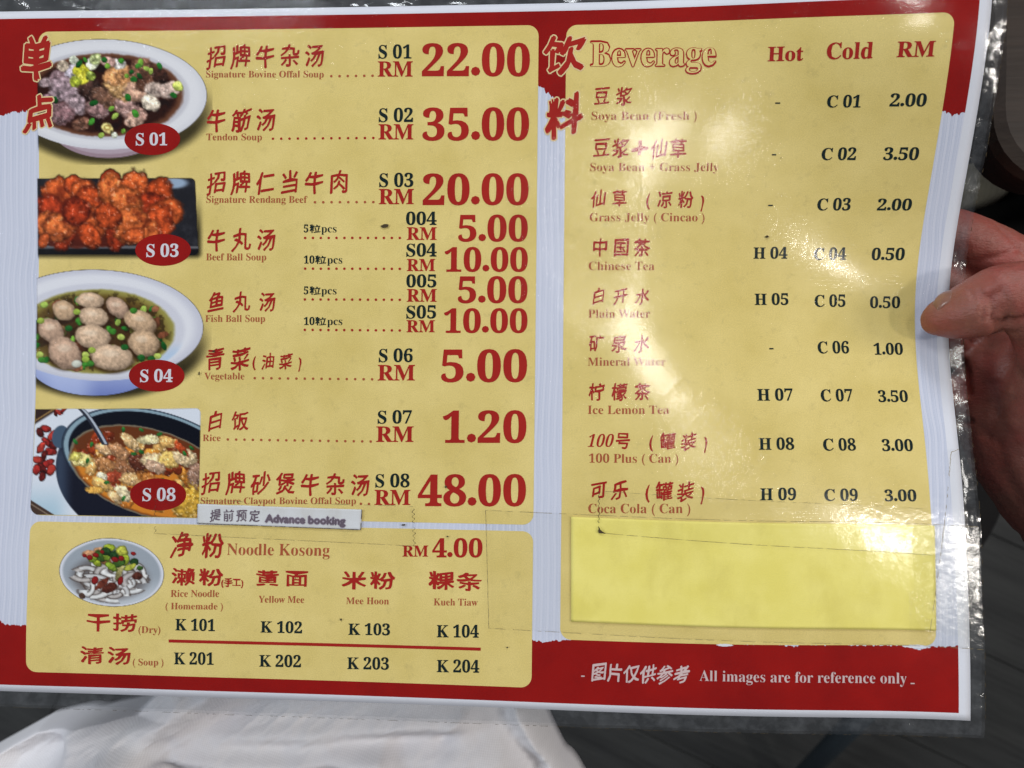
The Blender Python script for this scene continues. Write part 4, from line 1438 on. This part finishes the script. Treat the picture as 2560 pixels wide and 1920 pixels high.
def crease(pts, depth, width):
    """press a skin fold into the hand along a line seen from above"""
    P = [at(*q) for q in pts]
    best = np.full(n, 1e9)
    for a, b in zip(P[:-1], P[1:]):
        ab = (b - a)
        t = np.clip(((co - a) @ ab) / (ab @ ab), 0, 1)
        dd = np.linalg.norm((co - (a + t[:, None] * ab))[:, :2], axis=1)
        best = np.minimum(best, dd)
    up = np.clip(no[:, 2], 0, 1)
    return (depth * np.exp(-(best / width) ** 2) * (up > .05))


dsp = crease([(2468, 742, 10), (2478, 775, 10), (2484, 800, 10), (2500, 822, 8)], .0013, .0013)
dsp += crease([(2482, 735, 10), (2500, 780, 10), (2520, 815, 10)], .0009, .0016)
dsp += crease([(2440, 900, -36), (2446, 990, -36), (2470, 1060, -30), (2530, 1110, -28)], .0014, .0014)
dsp += crease([(2520, 812, 8), (2580, 795, 12), (2640, 790, 12)], .0012, .002)
dsp += crease([(2452, 728, 10), (2458, 760, 10), (2460, 800, 10)], .0006, .0009)
dsp += crease([(2500, 725, 12), (2516, 760, 12), (2530, 800, 12)], .0006, .0010)
dsp += crease([(2436, 722, 10), (2442, 750, 10)], .0005, .0008)
dsp += crease([(2560, 900, -20), (2530, 960, -24), (2540, 1040, -24)], .0008, .0014)
dsp += crease([(2500, 560, -32), (2530, 600, -32), (2560, 640, -32)], .0006, .0010)
dsp += crease([(2420, 655, -34), (2500, 640, -32), (2560, 618, -32)], .0006, .0012)
dsp += crease([(2540, 1000, -24), (2520, 1100, -26), (2480, 1180, -34)], .0006, .0012)
dsp += crease([(2470, 840, -30), (2500, 850, -28), (2560, 900, -20)], .0010, .0018)
dsp -= .0007 * (fbm(co[:, 0] * 1000, co[:, 1] * 1000, 9, 5, 3) - .5)
co = co - no * (1.7 * dsp)[:, None]
hand_root = empty('person', 'bare right hand gripping the right edge of the menu, thumb on top', 'person', tuple(at(2600, 1000, -40)))
mesh_object('hand', co, fc, M_SKIN, hand_root)
# thumbnail: a thin curved plate on the upper side of the thumb tip
k = N('fingernail')
tc = k.n('ShaderNodeTexCoord').outputs['Object']
M_NAIL = k.done(k.n('ShaderNodeBsdfPrincipled', Base_Color=k.mix(k.ramp(k.noise(tc, 300, 2), .3, .7), (.30, .14, .095, 1), (.25, .11, .075, 1)), Roughness=.28, Specular_IOR_Level=.5, Subsurface_Weight=.15, Subsurface_Scale=.3).outputs[0])
nz = np.array([-.22, .78, .52])
nz /= np.linalg.norm(nz)
tipp = at(2337, 801, -10.5) + nz * .0078
backp = at(2396, 786, -5.5) + nz * .0112
ax = backp - tipp
L_ = np.linalg.norm(ax)
ax /= L_
nz -= ax * (nz @ ax)
nz /= np.linalg.norm(nz)
sd = np.cross(ax, nz)
cen = (tipp + backp) / 2
nvv, nff = [], []
A_, B_ = 17, 11
for side in (0, 1):
    for i in range(A_):
        for j in range(B_):
            s = i / (A_ - 1)
            w = (j / (B_ - 1) - .5) * 2
            half = .0056 * (1 - .25 * s) * (1 - .35 * max(0, .16 - s) / .16) * (1 - .3 * max(0, s - .8) / .2)
            ang = w * .95
            q = tipp - ax * .0012 + ax * (L_ * s) + sd * math.sin(ang) * half / math.sin(.95) + nz * (math.cos(ang) * .0052 - .0046 + .0018 * math.sin(math.pi * s)) - nz * .0006 * side
            nvv.append(q)
qq = quads(A_, B_)
nff = qq.tolist() + (qq[:, ::-1] + A_ * B_).tolist()
ring = [i * B_ for i in range(A_)] + [(A_ - 1) * B_ + j for j in range(1, B_)] + [i * B_ + B_ - 1 for i in range(A_ - 2, -1, -1)] + [j for j in range(B_ - 2, 0, -1)]
nff += [[ring[i], ring[(i + 1) % len(ring)], ring[(i + 1) % len(ring)] + A_ * B_, ring[i] + A_ * B_] for i in range(len(ring))]
mesh_object('thumbnail', np.array(nvv), nff, M_NAIL, hand_root)

# ------------------------------------------------------------------ white garment in the lap
def cloth_material(name, col, col2, pitch, depth, rough=.9):
    k = N(name)
    tc = k.n('ShaderNodeTexCoord').outputs['Object']
    mp = k.n('ShaderNodeMapping', Vector=tc, Rotation=(0, 0, .15)).outputs[0]
    sx = k.n('ShaderNodeSeparateXYZ', Vector=mp)
    w1 = k.math('SINE', k.math('MULTIPLY', sx.outputs[0], 2 * math.pi / pitch))
    w2 = k.math('SINE', k.math('MULTIPLY', sx.outputs[1], 2 * math.pi / (pitch * .8)))
    w = k.math('ADD', k.math('MULTIPLY', w1, .6), k.math('MULTIPLY', w2, .4))
    n = k.noise(tc, 26, 4, .5)
    c = k.mix(k.ramp(n, .3, .7), col, col2)
    c = k.mix(k.ramp(w, -1, 1, .25, 0), c, tuple(x * .5 for x in col[:3]) + (1,))
    return k.done(k.n('ShaderNodeBsdfPrincipled', Base_Color=c, Roughness=rough, Specular_IOR_Level=.15, Normal=k.bump(k.math('MULTIPLY', w, depth))).outputs[0])


M_WHITE_CLOTH = cloth_material('white_knit', (.74, .72, .73, 1), (.68, .66, .69, 1), .0011, .00003)
na, nb = 240, 150
sA = np.linspace(0, 1, na)[:, None] * np.ones((1, nb))
tB = np.ones((na, 1)) * np.linspace(0, 1, nb)[None, :]
ZC = -50
# outline at cloth height: left and right borders from under the menu to below the frame
Lf = [at(470, 1640, ZC), at(302, 1800, ZC), at(9, 1865, ZC), at(-142, 1947, ZC), at(-420, 2100, ZC), at(-700, 2260, ZC)]
Rt = [at(1230, 1600, ZC), at(1290, 1700, ZC), at(1345, 1804, ZC), at(1405, 1913, ZC), at(1470, 2027, ZC), at(1540, 2200, ZC)]
tt = np.linspace(0, 1, 6)
lx = np.interp(tB, tt, [q[0] for q in Lf])
ly = np.interp(tB, tt, [q[1] for q in Lf])
rx_ = np.interp(tB, tt, [q[0] for q in Rt])
ry_ = np.interp(tB, tt, [q[1] for q in Rt])
XX = lx * (1 - sA) + rx_ * sA
YY = ly * (1 - sA) + ry_ * sA
prof = np.minimum(sA, 1 - sA)
ZZ = ZC / 1000 - .03 * np.clip(1 - prof / .035, 0, 1) ** 2 - .012 * np.clip(1 - prof / .22, 0, 1) ** 2 - .02 * sm(-tB, -.12, 0)
folds = [([(180, 1850), (300, 1785), (430, 1725)], .012, .010), ([(0, 1935), (200, 1845), (330, 1780), (470, 1715)], -.009, .008), ([(413, 1890), (480, 1830), (560, 1775), (640, 1720)], -.010, .009),
         ([(200, 1960), (360, 1880), (470, 1800), (560, 1720)], .010, .012), ([(300, 1900), (420, 1885), (600, 1893), (720, 1896), (830, 1876), (960, 1880)], .008, .0055), ([(470, 1850), (700, 1838), (860, 1826), (1000, 1808), (1150, 1800)], .006, .006),
         ([(480, 1868), (700, 1860), (900, 1852), (1100, 1850)], -.004, .006), ([(1290, 1800), (1330, 1860), (1400, 1930)], .008, .008), ([(1260, 1790), (1300, 1870), (1340, 1930)], -.006, .006), ([(900, 1930), (1050, 1890), (1250, 1905)], .005, .008)]
for pts, hh, ww in folds:
    q = [tuple(at(x, y, ZC)[:2]) for x, y in pts]
    ZZ = ZZ + 1.4 * hh * np.exp(-(seg_dist(XX, YY, q) / (ww * 1.1)) ** 2)
ZZ = ZZ + .006 * (fbm(XX * 1000, YY * 1000, 45, 6, 3) - .5) + .0035 * (fbm(XX * 700 + YY * 700, YY * 1900 - XX * 1300, 26, 16, 4, True) - .5)
gar = mesh_object('white_garment', np.stack([XX, YY, ZZ], -1).reshape(-1, 3), quads(na, nb), M_WHITE_CLOTH)
tag(gar, 'white knitted garment lying in soft folds below the menu', 'garment')
sm_ = gar.modifiers.new('thickness', 'SOLIDIFY')
sm_.thickness = .0012
sm_.offset = -1

# ------------------------------------------------------------------ dark table corner, khaki cloth, dark clothing, stool, floor
def rounded_slab(name, c, hx, hy, r, z0, z1, rot, mat, bev=.006):
    out_ = []
    for (sx, sy, a0) in ((1, 1, 0), (-1, 1, 90), (-1, -1, 180), (1, -1, 270)):
        for i in range(9):
            a = math.radians(a0 + i * 11.25)
            out_.append((sx * (hx - r) + r * math.cos(a), sy * (hy - r) + r * math.sin(a)))
    out_ = np.array(out_)
    cr, sr = math.cos(rot), math.sin(rot)
    n_ = len(out_)
    V_ = []
    levels = [(z0, bev), (z0 + bev * .3, bev * .3), (z0 + bev, 0), (z1 - bev, 0), (z1 - bev * .3, bev * .3), (z1, bev)]
    for z, ins_ in levels:
        q = out_ * (1 - ins_ / max(hx, hy))
        V_ += [(c[0] + x * cr - y * sr, c[1] + x * sr + y * cr, z) for x, y in q]
    F_ = [list(range(n_))[::-1], list(range((len(levels) - 1) * n_, len(levels) * n_))]
    for l_ in range(len(levels) - 1):
        F_ += [[l_ * n_ + i, l_ * n_ + (i + 1) % n_, (l_ + 1) * n_ + (i + 1) % n_, (l_ + 1) * n_ + i] for i in range(n_)]
    return V_, F_


def wood(name, c1, c2, scale, rot, rough=.35, spec=.5, dark=.5):
    k = N(name)
    tc = k.n('ShaderNodeTexCoord').outputs['Object']
    mp = k.n('ShaderNodeMapping', Vector=tc, Rotation=(0, 0, rot), Scale=(scale * .06, scale, scale)).outputs[0]
    n = k.noise(mp, 1.0, 6, .65, .4)
    n2 = k.noise(mp, 4.0, 3, .6)
    c = k.mix(k.ramp(n, .3, .7), c1, c2)
    c = k.mix(k.ramp(n2, .5, .75, 0, dark), c, tuple(x * .4 for x in c1[:3]) + (1,))
    return k.done(k.n('ShaderNodeBsdfPrincipled', Base_Color=c, Roughness=rough, Specular_IOR_Level=spec, Normal=k.bump(k.math('MULTIPLY', n2, .0002))).outputs[0])


M_TABLE = wood('dark_brown_wood', (.022, .014, .010, 1), (.045, .030, .022, 1), 60, 0, .5, .3)
tc_ = at(2480, 458, -30)
z1 = -.030
corner_left = at(2478, 300, -30)[0]
bottom_y = at(2560, 460, -30)[1]
hx, hy = .30, .22
cx_, cy_ = corner_left + hx, bottom_y + hy
table = empty('table', 'dark brown wooden table with a rounded corner beyond the menu, top right', 'table', (cx_, cy_, -.75))
V_, F_ = rounded_slab('x', (cx_, cy_), hx, hy, .030, z1 - .028, z1, 0.0, M_TABLE)
mesh_object('tabletop', V_, F_, M_TABLE, table, smooth=False)


def tube(p0, p1, r0, r1, seg=20, cap=True):
    p0 = np.array(p0)
    p1 = np.array(p1)
    a = (p1 - p0) / np.linalg.norm(p1 - p0)
    e = np.cross(a, [0, 0, 1.]) if abs(a[2]) < .95 else np.cross(a, [1., 0, 0])
    e /= np.linalg.norm(e)
    f = np.cross(a, e)
    V_ = []
    for q, r in ((p0, r0), (p1, r1)):
        V_ += [tuple(q + r * (math.cos(t) * e + math.sin(t) * f)) for t in [2 * math.pi * i / seg for i in range(seg)]]
    F_ = [[i, (i + 1) % seg, seg + (i + 1) % seg, seg + i] for i in range(seg)]
    F_ += [list(range(seg))[::-1], list(range(seg, 2 * seg))]
    return V_, F_


M_METAL = plain('blue_grey_metal', (.022, .030, .036, 1), .55, .4, .2)
for sx, sy in ((-1, -1), (1, -1), (1, 1), (-1, 1)):
    V_, F_ = tube((cx_ + sx * (hx - .07), cy_ + sy * (hy - .07), -.75), (cx_ + sx * (hx - .07), cy_ + sy * (hy - .07), z1 - .028), .018, .018)
    mesh_object('leg', V_, F_, M_METAL, table)

# khaki cloth between the table and the hand
M_KHAKI = cloth_material('khaki_cloth', (.44, .385, .28, 1), (.34, .30, .215, 1), .0016, .0001)
na, nb = 90, 90
S_, T_ = np.meshgrid(np.linspace(0, 1, na), np.linspace(0, 1, nb), indexing='ij')
p00, p10, p01, p11 = at(2250, 120, -200), at(2900, 120, -200), at(2300, 640, -200), at(2900, 330, -200)
XX = p00[0] * (1 - S_) * (1 - T_) + p10[0] * S_ * (1 - T_) + p01[0] * (1 - S_) * T_ + p11[0] * S_ * T_
YY = p00[1] * (1 - S_) * (1 - T_) + p10[1] * S_ * (1 - T_) + p01[1] * (1 - S_) * T_ + p11[1] * S_ * T_
ZZ = -.20 + 0 * XX - .10 * np.clip(1 - np.minimum(T_, 1 - T_) / .14, 0, 1) ** 2
for pts, hh, ww in (([(2440, 340), (2470, 400), (2500, 500)], -.020, .006), ([(2480, 330), (2495, 420), (2480, 510)], .014, .009), ([(2530, 420), (2500, 490), (2450, 560)], .012, .010), ([(2400, 380), (2450, 460), (2470, 540)], .012, .008), ([(2560, 430), (2520, 470), (2490, 540)], -.010, .006)):
    q = [tuple(at(x, y, -200)[:2]) for x, y in pts]
    ZZ = ZZ + hh * np.exp(-(seg_dist(XX, YY, q) / ww) ** 2)
kh = mesh_object('khaki_cloth', np.stack([XX, YY, ZZ], -1).reshape(-1, 3), quads(na, nb), M_KHAKI)
tag(kh, 'folded khaki cloth in shadow between the dark table corner and the fingers', 'cloth')
md = kh.modifiers.new('thickness', 'SOLIDIFY')
md.thickness = .0015
md.offset = -1

# black bag lying under the hand: its straight top border shows above the index finger
M_BLACK = plain('black_fabric', (.006, .006, .007, 1), .8, .2, noise=(40, (.010, .009, .009, 1)))
na, nb = 60, 40
S_, T_ = np.meshgrid(np.linspace(0, 1, na), np.linspace(0, 1, nb), indexing='ij')
p00, p10, p01, p11 = at(2330, 602, -150), at(2900, 272, -150), at(2420, 1000, -150), at(2900, 1000, -150)
XX = p00[0] * (1 - S_) * (1 - T_) + p10[0] * S_ * (1 - T_) + p01[0] * (1 - S_) * T_ + p11[0] * S_ * T_
YY = p00[1] * (1 - S_) * (1 - T_) + p10[1] * S_ * (1 - T_) + p01[1] * (1 - S_) * T_ + p11[1] * S_ * T_
ZZ = -.155 - .05 * np.clip(1 - np.minimum(np.minimum(T_, 1 - T_), np.minimum(S_, 1 - S_)) / .12, 0, 1) ** 2 + .01 * (fbm(XX * 1000, YY * 1000, 50, 2) - .5)
bgd = mesh_object('black_bag', np.stack([XX, YY, ZZ], -1).reshape(-1, 3), quads(na, nb), M_BLACK)
tag(bgd, 'black fabric bag in deep shadow behind the index finger', 'bag')
md = bgd.modifiers.new('thickness', 'SOLIDIFY')
md.thickness = .02
md.offset = -1

# stool
FLOOR = -.75
sc_c = at(2140, 1156, -400)
sr_ = np.linalg.norm(at(2140 + 407, 1156, -400) - sc_c)
stool = empty('stool', 'round black stool with a blue grey metal leg, half hidden under the menu and hand', 'stool', (sc_c[0], sc_c[1], FLOOR))
V_, F_ = [], []
prof_ = [(0, -.02), (.6, -.02), (.93, -.02), (.985, -.03), (1.0, -.045), (.985, -.058), (.93, -.065), (0.0, -.065)]
for r_, z_ in prof_:
    V_ += [(sc_c[0] + sr_ * r_ * math.cos(a) if r_ else sc_c[0] + 1e-5 * math.cos(a), sc_c[1] + (sr_ * r_ if r_ else 1e-5) * math.sin(a), -.38 + z_) for a in [2 * math.pi * i / 64 for i in range(64)]]
for l_ in range(len(prof_) - 1):
    F_ += [[l_ * 64 + i, (l_ + 1) * 64 + i, (l_ + 1) * 64 + (i + 1) % 64, l_ * 64 + (i + 1) % 64] for i in range(64)]
mesh_object('seat', V_, F_, M_BLACK, stool)
legtop = at(2160, 1700, -445)
lt = np.array([sc_c[0], sc_c[1], 0])
d1 = at(2098, 1845, -560)
d2 = at(2025, 1920, -650)
dirv = (d2 - d1) / np.linalg.norm(d2 - d1)
base_dir = (d1[:2] - sc_c[:2])
base_dir /= np.linalg.norm(base_dir)
ang0 = math.atan2(base_dir[1], base_dir[0])
# splayed legs: the visible one follows the line seen below the menu edge
top0 = d1 - dirv * ((-.445 - d1[2]) / -dirv[2] * -1)
t_top = (-.445 - d1[2]) / dirv[2]
t_bot = (FLOOR - d1[2]) / dirv[2]
A0 = d1 + dirv * t_top
A1 = d1 + dirv * t_bot
for k_ in range(4):
    a = k_ * math.pi / 2
    rot_ = np.array([[math.cos(a), -math.sin(a), 0], [math.sin(a), math.cos(a), 0], [0, 0, 1]])
    piv = np.array([sc_c[0], sc_c[1], 0])
    V_, F_ = tube(piv + rot_ @ (A1 - piv), piv + rot_ @ (A0 - piv), .0115, .0115)
    mesh_object('leg', V_, F_, M_METAL, stool)

# floor: dark grey wood-look planks on a base
FLOOR_ROT = math.radians(-24)
M_FLOOR = wood('charcoal_wood_look', (.017, .0175, .018, 1), (.036, .037, .036, 1), 45, 0, .6, .25, .6)
M_GAP = plain('plank_joint', (.008, .008, .008, 1), .9, .1)
fl = bpy.data.objects.new('floor', bpy.data.meshes.new('floor'))
me = fl.data
me.from_pydata([(-2.5, -2.5, FLOOR - .006), (2.5, -2.5, FLOOR - .006), (2.5, 2.5, FLOOR - .006), (-2.5, 2.5, FLOOR - .006)], [], [(0, 1, 2, 3)])
me.materials.append(M_GAP)
COL.objects.link(fl)
tag(fl, kind='structure')
PW, PL = .15, 1.2
base_pl = None
cyc = at(2390, 1905, -750)
pv = []
pf = []
hx_, hy_, hz_ = PL / 2 - .0006, PW / 2 - .0006, .006
b_ = .0008
for z, i_ in ((-hz_, 0), (-b_, 0), (0, b_)):
    pv += [(-hx_ + i_, -hy_ + i_, z), (hx_ - i_, -hy_ + i_, z), (hx_ - i_, hy_ - i_, z), (-hx_ + i_, hy_ - i_, z)]
for l_ in (0, 1):
    pf += [[l_ * 4 + i, l_ * 4 + (i + 1) % 4, (l_ + 1) * 4 + (i + 1) % 4, (l_ + 1) * 4 + i] for i in range(4)]
pf += [[8, 9, 10, 11]]
pm = bpy.data.meshes.new('plank')
pm.from_pydata(pv, [], pf)
pm.materials.append(M_FLOOR)
cr, sr = math.cos(FLOOR_ROT), math.sin(FLOOR_ROT)
for i in range(-9, 9):
    for j in range(-2, 3):
        lx_ = j * PL + (.37 * i % 1) * PL
        ly_ = i * PW + PW / 2
        o = bpy.data.objects.new('plank', pm)
        o.location = (cyc[0] + lx_ * cr - ly_ * sr, cyc[1] + lx_ * sr + ly_ * cr, FLOOR)
        o.rotation_euler = (0, 0, FLOOR_ROT)
        if abs(o.location.x) < 1.7 and abs(o.location.y) < 1.5:
            COL.objects.link(o)
            o.parent = fl
